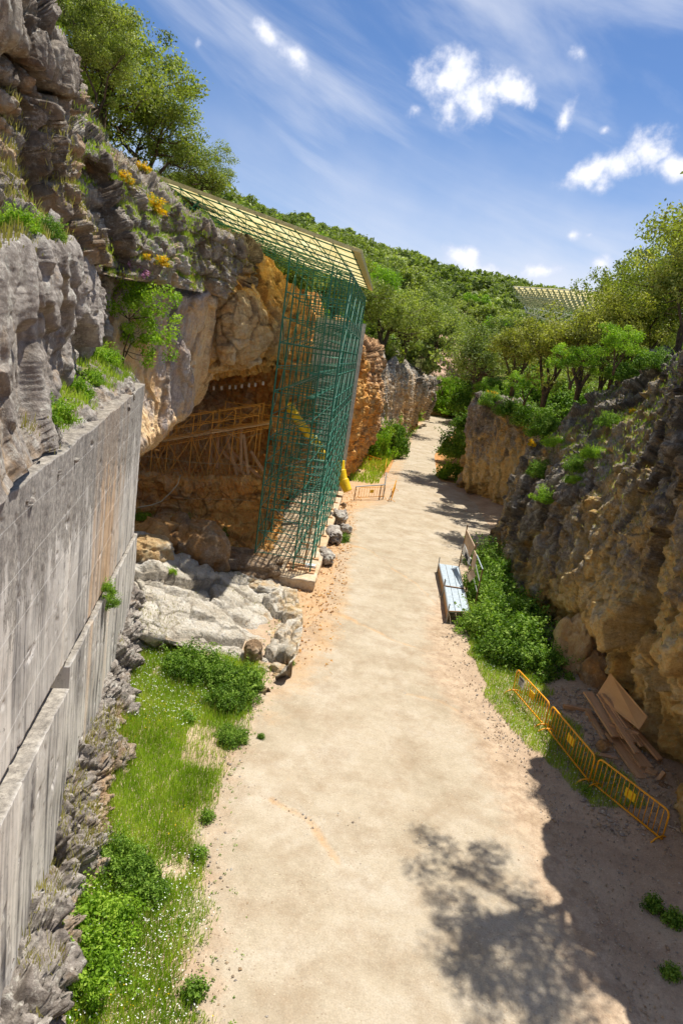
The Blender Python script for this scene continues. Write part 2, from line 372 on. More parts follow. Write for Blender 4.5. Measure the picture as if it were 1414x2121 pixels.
def wall_mat():
    """poured and cut limestone face: grey, dripping dark and pale streaks, ochre in the middle of its length"""
    t = NT('retaining_wall_face')
    # object space: x along the wall, z up
    st = t.noise(1.1, 7, .6, stretch=(1.6, 1, .09)); st2 = t.noise(4.5, 5, .7, stretch=(1.4, 1, .06), dist=.2); big = t.noise(.55, 6, .65)
    c = t.ramp(t.mix(.5, t.noise(1.3, 8, .75, stretch=(1, 1, .5)), big), [(.34, s2l((154, 150, 146))), (.5, s2l((202, 197, 190))), (.64, s2l((228, 224, 216)))])
    c = t.mix(t.mth('MULTIPLY', t.ramp(st, [(.52, 0.), (.68, .8)]), 1.), c, s2l((232, 226, 216)))
    c = t.mix(t.mth('MULTIPLY', t.ramp(t.noise(2.2, 7, .65, stretch=(1.6, 1, .045)), [(.37, .98), (.51, 0.)]), t.ramp(big, [(.4, 1.), (.62, .45)])), c, s2l((78, 76, 80)))
    c = t.mix(t.mth('MULTIPLY', t.ramp(st2, [(.34, .6), (.46, 0.)]), t.ramp(t.noise(.8, 5, .6), [(.45, 0.), (.6, 1.)])), c, s2l((96, 92, 92)))
    w = t.mth('ADD', t.attr('w'), t.mth('MULTIPLY', t.mth('SUBTRACT', st, .5), 2.2), True)
    oc = t.ramp(st2, [(.35, s2l((162, 124, 88))), (.65, s2l((224, 188, 146)))])
    c = t.mix(t.ramp(w, [(.35, 0.), (.85, .75)]), c, oc)
    sep = t.n('ShaderNodeSeparateXYZ'); t.l(t.co, sep.inputs[0])
    crust = t.ramp(t.mth('ADD', t.mth('MULTIPLY', sep.outputs[2], .09), t.mth('MULTIPLY', t.noise(2.2, 8, .8, stretch=(1, 1, .3)), .8)), [(.98, 0.), (1.1, 1.)])
    c = t.mix(t.mth('MULTIPLY', crust, .75), c, t.ramp(t.noise(9, 6, .8), [(.35, s2l((74, 70, 70))), (.55, s2l((150, 144, 136))), (.7, s2l((206, 200, 188)))]))
    sn = t.n('ShaderNodeSeparateXYZ'); t.l(t.geo.outputs['Normal'], sn.inputs[0])
    c = t.mix(t.ramp(sn.outputs[2], [(.55, 0.), (.8, .85)]), c, t.ramp(t.noise(7, 7, .8), [(.35, s2l((84, 78, 70))), (.52, s2l((140, 132, 120))), (.7, s2l((186, 178, 164)))]))
    c = t.mix(t.ramp(t.noise(6, 8, .85), [(.36, .8), (.42, 0.)]), c, s2l((70, 64, 60)))
    b = t.bump(st2, .15, .03); b = t.bump(t.noise(8, 8, .8), .35, .03, b)
    return t.pbr(c, .9, b, spec=.15)
M['wall'] = wall_mat()

def leaf_mat(name, dark, mid, light, trans=.35, objvar=.25):
    t = NT(name); oi = t.n('ShaderNodeObjectInfo')
    r = t.mth('ADD', t.attr('rnd'), t.mth('MULTIPLY', t.mth('SUBTRACT', oi.outputs['Random'], .5), objvar), True)
    c = t.ramp(r, [(0, s2l(dark)), (.5, s2l(mid)), (1, s2l(light))])
    d = t.n('ShaderNodeBsdfPrincipled'); t.l(c, d.inputs['Base Color']); d.inputs['Roughness'].default_value = .6; d.inputs['Specular IOR Level'].default_value = .25
    tr = t.n('ShaderNodeBsdfTranslucent'); t.l(t.mix(1, c, s2l((240, 255, 150)), 'MULTIPLY'), tr.inputs[0])
    m = t.n('ShaderNodeMixShader'); m.inputs[0].default_value = trans; t.l(d.outputs[0], m.inputs[1]); t.l(tr.outputs[0], m.inputs[2])
    t.l(m.outputs[0], t.out.inputs[0]); return t.m
M['oak'] = leaf_mat('holm_oak_leaf', (88, 102, 44), (146, 158, 72), (194, 200, 114), .4)
M['oakdk'] = leaf_mat('dark_oak_leaf', (82, 98, 50), (134, 148, 76), (182, 192, 112), .38)
M['olive'] = leaf_mat('olive_leaf', (108, 112, 48), (158, 160, 72), (206, 204, 116), .42)
M['bright'] = leaf_mat('bright_leaf', (86, 122, 26), (136, 174, 46), (184, 208, 82), .45)
M['bush'] = leaf_mat('bramble_leaf', (62, 92, 26), (106, 142, 44), (160, 188, 80), .4)
M['grass'] = leaf_mat('grass_blade', (124, 152, 46), (168, 194, 72), (208, 216, 116), .5, 0)
M['dry'] = leaf_mat('dry_grass', (140, 132, 70), (176, 166, 96), (206, 196, 136), .4, 0)
M['gorse'] = leaf_mat('gorse_flower', (214, 160, 10), (240, 196, 16), (252, 220, 50), .3, 0)
M['daisy'] = leaf_mat('daisy_petal', (220, 220, 214), (236, 236, 230), (246, 246, 244), .2, 0)
M['pink'] = leaf_mat('pink_petal', (160, 100, 150), (190, 130, 180), (214, 170, 206), .3, 0)

# ------------------------------------------------------------------ terrain
def hgt(x, y):
    x = np.asarray(x, float); y = np.asarray(y, float)
    xl = np.interp(y, [-60, 0, 25, 48, 51, 58, 70, 90, 110, 145, 175], [-14, -14, -15, -14, -2.2, -.6, 1.6, 5.6, 9.5, 14, 20])
    xr = np.interp(y, [-60, 0, 20, 45, 60, 90, 110, 145, 175], [15, 15, 15, 16, 13.5, 13.5, 17.5, 23, 27])
    ml = sstep(0, 1.6, xl-x); mrr = sstep(0, 1.6, x-xr); mf = sstep(150, 172, y)
    pl = np.interp(y, [0, 25, 50, 70, 100, 150], [16, 16, 12.5, 10, 8, 12]) + .25*np.maximum(0, xl-x)
    pr = np.interp(y, [0, 30, 60, 100, 150], [11, 10.2, 8.6, 8, 11]) + .06*np.maximum(0, x-xr)
    side = np.where(x < (xl+xr)/2, pl, pr)
    m = np.maximum(np.maximum(ml, mrr), mf)
    base = side*m
    rz = np.interp(x, [-200, -61, -34, -7, 22, 53, 87, 160], [66, 53.5, 49, 45, 41, 40, 35, 26])
    t = sstep(95, 268, y)*np.maximum(m, 0)
    back = np.maximum(0, y-285)*.25
    h = base*(1-t) + rz*t - back*t
    p = np.stack([x.ravel(), y.ravel(), np.zeros(x.size)], 1)
    h = h + (fbm(p, .05, 4, 3)*2.2).reshape(x.shape)*np.clip(m, 0, 1) + (fbm(p, .35, 3, 5)*.12).reshape(x.shape)*(.25+.75*np.clip(m, 0, 1))
    return h
def grid_mesh(name, xs, ys, zf, mat, wf=None):
    X, Y = np.meshgrid(xs, ys); Z = zf(X, Y); V = np.stack([X.ravel(), Y.ravel(), Z.ravel()], 1)
    nx = len(xs); i = np.arange((len(ys)-1)*nx).reshape(len(ys)-1, nx)[:, :-1].ravel()
    Fc = np.stack([i, i+1, i+1+nx, i+nx], 1)
    at_ = {'w': wf(V) if wf else np.zeros(len(V))}
    return np_mesh(name, V, Fc, mat, True, at_)
# trench floor
def floor_z(X, Y):
    p = np.stack([X.ravel(), Y.ravel(), 0*X.ravel()], 1)
    z = (fbm(p, .6, 5, 9)*.05 + fbm(p, 3., 3, 19)*.018).reshape(X.shape)
    lb = np.interp(Y, [0, 8, 14, 20, 27, 34, 48, 56], [-1.6, -1.6, -2.2, -2., -.6, -.6, -.2, 0.])
    z = z + .5*sstep(0, 3.2, lb-X)*sstep(30, 18, Y) - .45*sstep(26, 31, Y)*sstep(-.9, -1.7, X)*0
    rb = np.interp(Y, [0, 9, 14, 21, 26, 40, 60], [7, 7, 7.2, 6.4, 6.5, 8.5, 10])
    return z + .35*sstep(0, 3, X-rb) - .02
def soil_w(V):
    x, y = V[:, 0], V[:, 1]
    return np.clip(1.1*np.exp(-((x+.5)/1.8)**2)*sstep(20, 26, y)*sstep(90, 60, y) + .9*sstep(26, 30, y)*sstep(0, -1.5, x) + .8*np.exp(-((x-1.5)/3)**2-((y-55)/9)**2), 0, 1)
link('ground', grid_mesh('ground', np.arange(-15.5, 16.5, .11), np.concatenate([np.arange(4, 32, .11), np.arange(32, 62, .22)]), floor_z, M['soil'], soil_w), kind='structure')
far_x = np.concatenate([np.arange(-420, -60, 12), np.arange(-60, 60, 1.0), np.arange(60, 420, 12)])
far_y = np.concatenate([np.arange(-60, 40, 4.), np.arange(40, 180, 1.), np.arange(180, 330, 4.), np.arange(330, 1400, 40.)])
link('terrain', grid_mesh('terrain', far_x, far_y, lambda X, Y: hgt(X, Y)-.12, M['earth'], lambda V: sstep(.8, .2, V[:, 2])*.8), kind='structure')
# the path: a crowned ribbon with feathered edges that sink into the soil
def path_mesh():
    L_ = [(425, 2450), (425, 2121), (425, 1950), (430, 1750), (465, 1600), (535, 1450), (615, 1350), (685, 1250), (715, 1120), (722, 1060), (790, 1040), (815, 985), (835, 930), (855, 893), (880, 863), (900, 852)]
    L_ = [on(*p) for p in L_]; Rr = [on(*p) for p in [(1480, 2450), (1330, 2121), (1235, 1900), (1130, 1700), (1060, 1560), (1005, 1480), (945, 1400), (930, 1290), (990, 1180), (1045, 1100), (1000, 1045), (893, 990), (890, 940), (925, 900), (946, 868), (950, 856)]]
    ys = np.concatenate([np.arange(5.5, 50, .09), np.arange(50, 165, .4)]); us = np.linspace(-.16, 1.16, 150)
    lx = np.interp(ys, [p[1] for p in L_], [p[0] for p in L_]); rx = np.interp(ys, [p[1] for p in Rr], [p[0] for p in Rr])
    for _ in range(14):
        lx[1:-1] = (lx[:-2]+lx[1:-1]*2+lx[2:])/4; rx[1:-1] = (rx[:-2]+rx[1:-1]*2+rx[2:])/4
    U, YY = np.meshgrid(us, ys); X = lx[:, None]*(1-U)+rx[:, None]*U
    V = np.stack([X.ravel(), YY.ravel(), 0*X.ravel()], 1)
    d = np.minimum(U, 1-U).ravel()*(rx-lx)[:, None].repeat(len(us), 1).ravel()
    z = floor_z(X, YY).ravel()*.55 + .075*sstep(-.9, .9, d + fbm(V, .9, 5, 33)*.55) - .035 + fbm(V, 5, 2, 8)*.006
    for k, off in ((.38, 1.), (.56, -.5)):                                  # shallow wheel ruts
        z -= .018*np.exp(-((U.ravel()-k-.03*np.sin(YY.ravel()*.15+off))/.018)**2)
    rill = np.zeros(len(V))
    for pl in ([(722, 1128), (770, 1142), (815, 1180), (860, 1208), (912, 1262)], [(690, 1268), (755, 1296), (815, 1326), (870, 1344), (932, 1350)], [(840, 1438), (905, 1450), (960, 1478), (1000, 1515)], [(560, 1660), (640, 1700), (700, 1790)]):
        q = np.array([on(*p_)[:2] for p_ in pl]); tt = np.linspace(0, len(q)-1, 60); q = np.stack([np.interp(tt, np.arange(len(q)), q[:, k]) for k in (0, 1)], 1); q += np.stack([fbm(np.c_[q*3, 0*q[:, 0]], 1, 2, 4+k) for k in (0, 1)], 1)*.07
        m_ = np.nonzero((V[:, 1] > q[:, 1].min()-.5) & (V[:, 1] < q[:, 1].max()+.5))[0]; dd = np.full(len(m_), 9.)
        for a_ in q: dd = np.minimum(dd, np.hypot(V[m_, 0]-a_[0], (V[m_, 1]-a_[1])*.8))
        rill[m_] = np.maximum(rill[m_], np.exp(-(dd/.11)**2))
    z -= rill*.03
    foot = fbm(V, 1.8, 3, 71); z += .012*np.clip(foot, -.5, .5) - .02*sstep(.42, .62, fbm(V, 3.2, 2, 72))
    V[:, 2] = z
    nx = len(us); i = np.arange((len(ys)-1)*nx).reshape(len(ys)-1, nx)[:, :-1].ravel()
    w = .55*sstep(1.6, 0, d)*sstep(16, 24, V[:, 1])*(U.ravel() < .5) + .35*np.exp(-((V[:, 1]-20)/6)**2)*sstep(.45, .1, U.ravel())
    w = w + .5*sstep(.5, 1.1, U.ravel())*0
    e = .95*sstep(2.1, .1, d)*(U.ravel() > .5) + .55*sstep(.9, 0, d)*(U.ravel() < .5)
    return np_mesh('path', V, np.stack([i, i+1, i+1+nx, i+nx], 1), M['sand'], True, {'w': np.clip(w+rill*.55, 0, 1), 'e': e*sstep(60, 35, V[:, 1])})
link('path', path_mesh(), kind='structure')

# ------------------------------------------------------------------ rock faces
def cr_interp(P, n, axis):
    P = np.moveaxis(P, axis, 0); k = len(P); t = np.linspace(0, k-1, n); i = np.minimum(t.astype(int), k-2); f = (t-i)[(...,)+(None,)*(P.ndim-1)]
    g = lambda j: P[np.clip(j, 0, k-1)]
    p0, p1, p2, p3 = g(i-1), g(i), g(i+1), g(i+2)
    lin = p1*(1-f)+p2*f
    cr = .5*(2*p1+(p2-p0)*f+(2*p0-5*p1+4*p2-p3)*f*f+(3*p1-p0-3*p2+p3)*f**3)
    return np.moveaxis(.55*cr+.45*lin, 0, axis)
SURF = {}
def rock(name, rows, nu, nv, mat, disp, kind='structure', label=None, cat=None, smooth=True, near=None):
    P = []
    for r in rows:
        q = []
        for e in r:
            if e[0] == 'w': q.append((*e[1:4], e[4] if len(e) > 4 else .5))
            else: q.append((*at(*e[:3]), e[3] if len(e) > 3 else .5))
        P.append(q)
    P = np.array(P, float); G = cr_interp(cr_interp(P, nu, 1), nv, 0)
    w = G[..., 3].ravel(); G = G[..., :3]
    du = np.gradient(G, axis=1); dv = np.gradient(G, axis=0); N = np.cross(du, dv); N /= np.maximum(np.linalg.norm(N, axis=2, keepdims=True), 1e-9)
    if ((CAM-G)*N).sum(2).mean() < 0: N = -N; flip = True
    else: flip = False
    V = G.reshape(-1, 3); n = N.reshape(-1, 3)
    d, dw = disp(V); d = d*near(V) if near else d
    D2 = d.reshape(nv, nu)
    for _ in range(4 if near else 0):
        q = np.pad(D2, ((0, 0), (1, 1)), 'edge'); D2 = (q[:, :-2]+2*D2+q[:, 2:])/4
        q = np.pad(D2, ((1, 1), (0, 0)), 'edge'); D2 = (q[:-2]+2*D2+q[2:])/4
    d = D2.ravel() + (.35*near(V)*.12*fbm(V*np.array([1, .45, 1]), 9, 3, 7) if near else 0)
    V = V + n*d[:, None]
    i = np.arange((nv-1)*nu).reshape(nv-1, nu)[:, :-1].ravel()
    Fc = np.stack([i, i+1, i+1+nu, i+nu], 1)
    if not flip: pass
    else: Fc = Fc[:, ::-1]
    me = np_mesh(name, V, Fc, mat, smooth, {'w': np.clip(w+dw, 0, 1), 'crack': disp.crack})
    SURF[name] = (V, n, nu, nv)
    if kind == 'structure': return link(name, me, kind='structure')
    return thing(name, label, cat, me=me)
def craggy(s, big=.55, mid=.25, fine=.08, sc=.45, zs=.6, str_=0., strs=1.6, dip=(.12, -.1), rg=.3):
    def f(V):
        q = V.copy(); q += np.stack([fbm(V, .7, 3, s+40), fbm(V, .7, 3, s+41), fbm(V, .7, 3, s+42)], 1)*.5
        h1, e1 = facet(q, (sc, sc, sc*zs), s, .8); h2, e2 = facet(q, (sc*2.9, sc*2.9, sc*2.9*zs), s+7, .8)
        h3, e3 = facet(q, (sc*8, sc*8, sc*8*zs), s+9, .8)
        d = big*h1 + mid*h2 + mid*.35*h3 + fine*fbm(V, 5, 4, s+3, .6) + rg*ridged(V*np.array([1, 1, .55]), .9, 4, s+5)*.6
        if str_:
            b = (q[:, 2] + dip[0]*q[:, 0] + dip[1]*q[:, 1])*strs; fr = b-np.floor(b)
            lay = _hash(np.floor(b).astype(np.int64), np.zeros(len(b), np.int64), np.zeros(len(b), np.int64), s)
            d = d + str_*((lay-.5)*1.3 - np.exp(-(np.minimum(fr, 1-fr)/.1)**2)*.8)
        d = d - .18*big*np.exp(-(e1/.06)**2) - .25*mid*np.exp(-(e2/.07)**2)
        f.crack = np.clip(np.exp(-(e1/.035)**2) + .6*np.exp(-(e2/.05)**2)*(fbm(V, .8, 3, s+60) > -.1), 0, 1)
        return d, (e2-.25)*.5 + h1*.22
    return f
# upper left cliff: bedded grey and brown limestone stepping down to the right
rock('upper_left_cliff', [
    [(-150, -160, 22, .6), (-20, -20, 23, .7), (55, 92, 24, .7), (110, 140, 25, .7), (150, 250, 27, .7), (200, 318, 29, .7), (290, 385, 31, .8), (400, 458, 33, .8), (480, 520, 34, .8), (520, 540, 36, .6)],
    [(-150, -150, 12, .6), (-10, 0, 13, .7), (45, 78, 14, .7), (108, 128, 15.3, .7), (148, 240, 17, .7), (200, 310, 19, .7), (290, 375, 22, .8), (400, 450, 25, .8), (480, 512, 27, .8), (505, 535, 31, .6)],
    [(-150, 100, 11.6, .5), (0, 150, 12.8, .5), (50, 180, 13.6, .5), (112, 230, 15, .6), (152, 320, 16.8, .5), (200, 360, 18.8, .8), (290, 415, 21.5, .9), (395, 478, 24.5, .9), (475, 535, 26.8, .8), (500, 560, 31, .4)],
    [(-150, 250, 11.6, .6), (0, 290, 12.6, .5), (60, 320, 13.5, .6), (120, 350, 15, .4), (162, 400, 16.6, .4), (215, 405, 18.8, .9), (300, 450, 21.5, 1), (400, 510, 24.6, .9), (478, 560, 26.8, .8), (500, 580, 31, .4)],
    [(-150, 380, 11, .6), (0, 400, 12, .6), (60, 400, 13, .6), (120, 430, 14.5, .5), (162, 460, 16, .5), (212, 470, 18, .8), (300, 510, 20.5, .9), (392, 555, 23.6, .8), (455, 590, 26.2, .7), (485, 610, 30, .4)],
    [(-150, 520, 9.6, .4), (0, 520, 10.4, .5), (70, 520, 11.5, .5), (130, 540, 13.5, .5), (180, 560, 16, .5), (225, 570, 18.5, .6), (300, 585, 20.6, .7), (385, 600, 23.6, .6), (447, 612, 26.2, .5), (480, 630, 30, .4)],
], 560, 360, M['cliff'], craggy(11, .55, .3, .1, .5, .45, .32, 1.5, (.0, -.02), .35))
rock('ledge_rock', [
    [(-150, 520, 9, .9), (0, 500, 10.4, .9), (95, 498, 13, .9), (170, 545, 17, .9), (208, 590, 20, .9), (212, 620, 24, .7)],
    [(-150, 535, 5.5, .9), (0, 515, 7.5, .95), (100, 515, 11, .95), (172, 558, 15.4, .9), (210, 606, 18, .9), (214, 640, 23, .7)],
    [(-150, 640, 5.3, .9), (0, 620, 7.3, .9), (98, 610, 10.7, .9), (172, 625, 15.1, .9), (205, 655, 17.8, .8), (208, 670, 23, .7)],
    [(-150, 780, 5.2, .8), (0, 770, 7.1, .9), (85, 750, 10.2, .9), (155, 730, 14.6, .9), (194, 712, 17.8, .8), (198, 720, 23, .7)],
    [(-150, 950, 5, .8), (0, 900, 6.6, .85), (70, 870, 9.2, .85), (140, 830, 13.6, .8), (180, 760, 17.4, .8), (186, 770, 23, .7)],
    [(-150, 1180, 4.5, .8), (-10, 1060, 5.8, .8), (55, 985, 7.2, .8), (120, 905, 11.2, .8), (168, 812, 17.2, .8), (178, 800, 22, .7)],
], 520, 300, M['grey'], craggy(23, .5, .2, .02, .8, .6, 0, 2.2, (.1, -.1), .2), near=lambda V: np.clip((V[:, 1]-3)/13, .25, .85))
# smooth overhanging slab between the wall and the cave
rock('overhanging_slab', [
    [(150, 535, 24, .8), (200, 548, 25, .8), (260, 570, 26, .8), (330, 585, 28, .8), (400, 598, 30, .8), (446, 606, 31, .8), (466, 640, 32, .5)],
    [(165, 545, 18.5, .9), (200, 557, 19.6, .9), (262, 577, 21, 1), (330, 592, 23, 1), (400, 605, 25, .9), (444, 612, 26.6, .8), (458, 640, 31, .4)],
    [(170, 620, 18.9, .8), (205, 630, 20.1, .7), (262, 640, 21.5, .7), (328, 650, 23.2, .7), (392, 660, 25, .8), (441, 660, 27, .3), (452, 690, 30, .2)],
    [(180, 720, 19.3, .5), (212, 730, 20.5, .3), (264, 735, 21.8, .25), (322, 740, 23.3, .55), (378, 745, 24.9, .85), (423, 745, 27, .2), (438, 770, 30, .2)],
    [(195, 800, 19.6, .4), (228, 810, 20.6, .2), (270, 820, 21.9, .1), (318, 825, 23.2, .45), (362, 815, 24.7, .7), (410, 800, 26.8, .15), (420, 810, 30, .2)],
    [(235, 870, 19.8, .4), (262, 880, 20.7, .3), (290, 885, 21.8, .3), (315, 880, 22.9, .5), (348, 865, 24.3, .6), (398, 835, 26.4, .2), (406, 830, 30, .2)],
    [(262, 935, 20, .4), (280, 935, 20.8, .4), (295, 932, 21.6, .4), (312, 920, 22.6, .4), (338, 890, 24.2, .3), (380, 852, 26.2, .2), (392, 840, 30, .2)],
    [(262, 935, 26, .2), (285, 930, 27, .2), (300, 922, 28, .2), (320, 905, 30, .2), (345, 875, 31, .2), (385, 840, 32, .2), (396, 832, 34, .2)],
], 300, 340, M['slab'], craggy(37, .22, .1, .04, .42, .35, 0, 1, (0, 0), .22))
# ochre lump over the cave mouth
rock('ochre_brow', [
    [(430, 500, 36, .2), (480, 495, 37, .1), (522, 512, 38, .1), (560, 545, 39, .1), (590, 590, 40, .1), (605, 630, 42, .2)],
    [(438, 522, 29, .5), (480, 508, 29.5, .1), (520, 532, 31, .05), (552, 575, 32.5, .0), (578, 618, 34, .1), (592, 650, 39, .1)],
    [(434, 570, 27.6, .5), (480, 575, 29.6, .1), (520, 590, 30.6, .05), (553, 615, 32, .1), (580, 650, 33.4, .2), (594, 670, 39, .1)],
    [(436, 610, 27.6, .6), (478, 618, 27.8, .7), (520, 630, 28.8, .8), (555, 648, 30.2, .7), (582, 680, 32.2, .5), (594, 695, 39, .1)],
    [(425, 690, 27.8, .5), (470, 690, 27.8, .8), (515, 695, 28.5, .9), (551, 700, 30, .8), (576, 712, 32, .5), (588, 725, 39, .1)],
    [(412, 762, 28, .4), (455, 756, 28.1, .6), (500, 752, 28.7, .7), (537, 748, 30, .6), (562, 742, 32, .3), (575, 750, 39, .1)],
    [(408, 782, 30, .2), (452, 770, 30.6, .3), (500, 764, 31, .3), (540, 757, 32, .2), (564, 752, 34, .1), (576, 756, 40, .1)],
    [(402, 776, 38, .0), (450, 768, 39, .1), (500, 762, 40, .1), (540, 756, 40, .1), (564, 752, 41, .1), (576, 756, 43, .1)],
], 250, 330, M['ochre'], craggy(51, .35, .16, .07, .55, .6, .06, 1.5, (0, 0), .3))
# back wall of the cave and the cut behind the scaffold
rock('cave_back_wall', [
    [(200, 640, 36, .1), (320, 640, 38, .1), (430, 600, 44, .2), (520, 560, 46, .2), (585, 585, 44, .2), (625, 600, 48, .2), (662, 610, 54, .2)],
    [(200, 660, 33, .1), (320, 660, 36, .1), (430, 640, 40, .1), (520, 610, 41, .1), (588, 632, 41, .2), (628, 645, 46, .2), (664, 650, 52, .2)],
    [(200, 760, 32, .6), (320, 770, 36, .6), (425, 760, 41, .5), (520, 760, 41, .1), (590, 740, 40, .0), (632, 750, 45, .0), (665, 760, 51, .1)],
    [(200, 830, 32, .8), (320, 830, 36, .8), (425, 810, 42, .9), (500, 810, 42, .4), (585, 820, 40, .1), (630, 820, 45, .1), (664, 830, 51, .1)],
    [(200, 900, 32, .6), (320, 900, 35, .6), (425, 880, 40, .7), (500, 880, 40, .5), (575, 890, 39, .2), (622, 890, 43, .2), (655, 890, 50, .2)],
    [(200, 1010, 31, .4), (320, 990, 34, .4), (425, 985, 38, .4), (500, 985, 38, .4), (568, 985, 38, .3), (612, 985, 41, .2), (648, 985, 48, .2)],
    [('w', -12, 26, -.3, .3), ('w', -11, 33, -.3, .3), ('w', -8, 38, -.3, .3), ('w', -6.5, 38.5, -.3, .3), ('w', -4.6, 38, -.3, .2), ('w', -4.1, 41, -.3, .2), ('w', -3.4, 48, -.3, .2)],
], 360, 300, M['clay'], craggy(61, .4, .2, .1, .6, .6, .12, 1.2, (0, 0), .3))
rock('excavated_terrace', [
    [(230, 945, 40, .2), (300, 955, 40, .2), (400, 958, 41, .2), (480, 960, 41, .2), (560, 968, 41, .2), (600, 972, 44, .2)],
    [(230, 990, 29.5, .3), (300, 986, 30, .4), (400, 990, 31, .4), (470, 992, 32, .2), (552, 986, 33.5, .2), (592, 985, 37, .2)],
    [(230, 1030, 29.3, .5), (300, 1025, 29.8, .6), (400, 1030, 30.7, .5), (470, 1032, 31.8, .2), (552, 1025, 33.2, .1), (590, 1022, 36.8, .2)],
    [(230, 1080, 29.2, .5), (300, 1070, 29.7, .6), (400, 1070, 30.5, .5), (470, 1075, 31.4, .2), (549, 1062, 32.8, .1), (588, 1055, 36.5, .2)],
    [(230, 1120, 28, .4), (300, 1115, 28.4, .4), (400, 1122, 28.6, .3), (470, 1130, 29.5, .2), (540, 1110, 31, .2), (585, 1090, 35, .2)],
    [(230, 1210, 26, .3), (300, 1200, 26, .3), (400, 1215, 26.5, .3), (470, 1225, 27.4, .3), (540, 1215, 28.2, .3), (600, 1180, 30, .2)],
], 330, 220, M['clay'], craggy(71, .16, .14, .06, .8, 1, .12, 1.1, (0, 0), .12))
# red clay pillar right of the scaffold and the cliffs beyond
rock('clay_pillar', [
    [(690, 660, 62, .2), (715, 670, 62, .3), (738, 690, 64, .6), (765, 705, 66, .8), (795, 720, 72, .8)],
    [(690, 690, 50, .1), (718, 685, 50, .1), (740, 700, 52, .4), (768, 725, 56, .8), (790, 735, 68, .8)],
    [(690, 760, 50, .0), (718, 750, 50, .0), (742, 765, 52, .05), (772, 790, 57, .6), (790, 790, 69, .8)],
    [(690, 830, 50, .0), (714, 830, 50, .0), (738, 840, 52, .1), (778, 850, 58, .4), (786, 840, 70, .8)],
    [(690, 900, 50, .0), (706, 890, 50, .0), (730, 890, 52, .1), (766, 890, 59, .5), (780, 880, 70, .8)],
    [(680, 960, 50, .1), (702, 950, 50, .1), (722, 945, 52.5, .1), (744, 935, 60, .5), (760, 920, 70, .8)],
    [(680, 1010, 51, .1), (696, 1000, 51, .1), (716, 990, 54, .1), (735, 968, 62, .4), (752, 950, 71, .6)],
], 200, 260, M['clay'], craggy(81, .5, .25, .1, .5, .6, .15, 1.1, (0, 0), .35))
rock('left_far_cliff', [
    [(735, 700, 82, .8), (775, 712, 86, .8), (820, 735, 95, .8), (855, 762, 104, .8), (885, 780, 112, .8), (905, 790, 122, .8)],
    [(745, 725, 68, .8), (780, 738, 74, .8), (822, 758, 84, .8), (856, 780, 94, .8), (880, 795, 104, .8), (898, 800, 118, .8)],
    [(745, 790, 68, .5), (782, 800, 74, .5), (820, 800, 83, .3), (852, 815, 93, .4), (876, 822, 103, .5), (894, 830, 118, .6)],
    [(745, 850, 69, .4), (785, 845, 75, .4), (818, 840, 84, .3), (846, 850, 93, .3), (868, 850, 104, .5), (888, 850, 120, .6)],
    [(750, 945, 70, .4), (790, 925, 76, .4), (815, 905, 86, .4), (840, 890, 95, .5), (862, 875, 106, .5), (884, 866, 122, .6)],
], 180, 150, M['cliff'], craggy(91, .7, .3, .1, .35, .35, 0, 1, (0, 0), .5))
M['bare'] = rock_mat('pinkish_bare_earth', [(206, 160, 136), (222, 184, 160), (234, 204, 182)], [(190, 150, 126), (214, 178, 152), (230, 200, 176)], .0, .2, None, .3)
rock('bare_slope', [
    [(872, 700, 160, .5), (900, 690, 161, .5), (935, 700, 162, .5), (960, 725, 162, .5), (985, 745, 162, .5)],
    [(880, 740, 154, .5), (905, 738, 154, .5), (935, 745, 155, .5), (962, 758, 155, .5), (985, 770, 155, .5)],
    [(885, 800, 150, .5), (910, 800, 150, .5), (935, 800, 151, .5), (962, 805, 151, .5), (985, 810, 151, .5)],
    [(885, 868, 148, .5), (910, 868, 148, .5), (935, 868, 149, .5), (962, 868, 149, .5), (985, 868, 149, .5)],
], 90, 90, M['bare'], craggy(95, .5, .2, .1, .3, .35, 0, 1, (0, 0), .4))
# right hand cliffs
rock('right_far_cliff', [
    [(1005, 830, 68, .7), (1015, 822, 68, .7), (1050, 825, 66, .7), (1110, 855, 62, .7), (1170, 890, 58, .7)],
    [(978, 846, 60, .8), (992, 830, 57, .8), (1032, 838, 54.5, .8), (1085, 868, 51, .8), (1140, 905, 48, .8)],
    [(968, 890, 59.5, .7), (984, 885, 56.8, .7), (1030, 890, 54, .7), (1082, 910, 50.5, .6), (1135, 940, 47.5, .5)],
    [(962, 940, 59.5, .5), (980, 945, 56.5, .3), (1030, 950, 53.6, .4), (1080, 970, 50, .3), (1130, 990, 47, .4)],
    [(955, 985, 60, .2), (975, 995, 56.5, .0), (1030, 1010, 53.2, .1), (1076, 1040, 49.5, .2), (1120, 1060, 46.5, .3)],
    [('w', 10.7, 60.5, -.2, .2), ('w', 11.3, 56.3, -.3, .1), ('w', 12.6, 52.6, -.3, .1), ('w', 13, 48, -.3, .2), ('w', 13.3, 44, -.3, .2)],
], 240, 240, M['dark'], craggy(101, .45, .3, .12, .5, .4, 0, 1, (0, 0), .35))
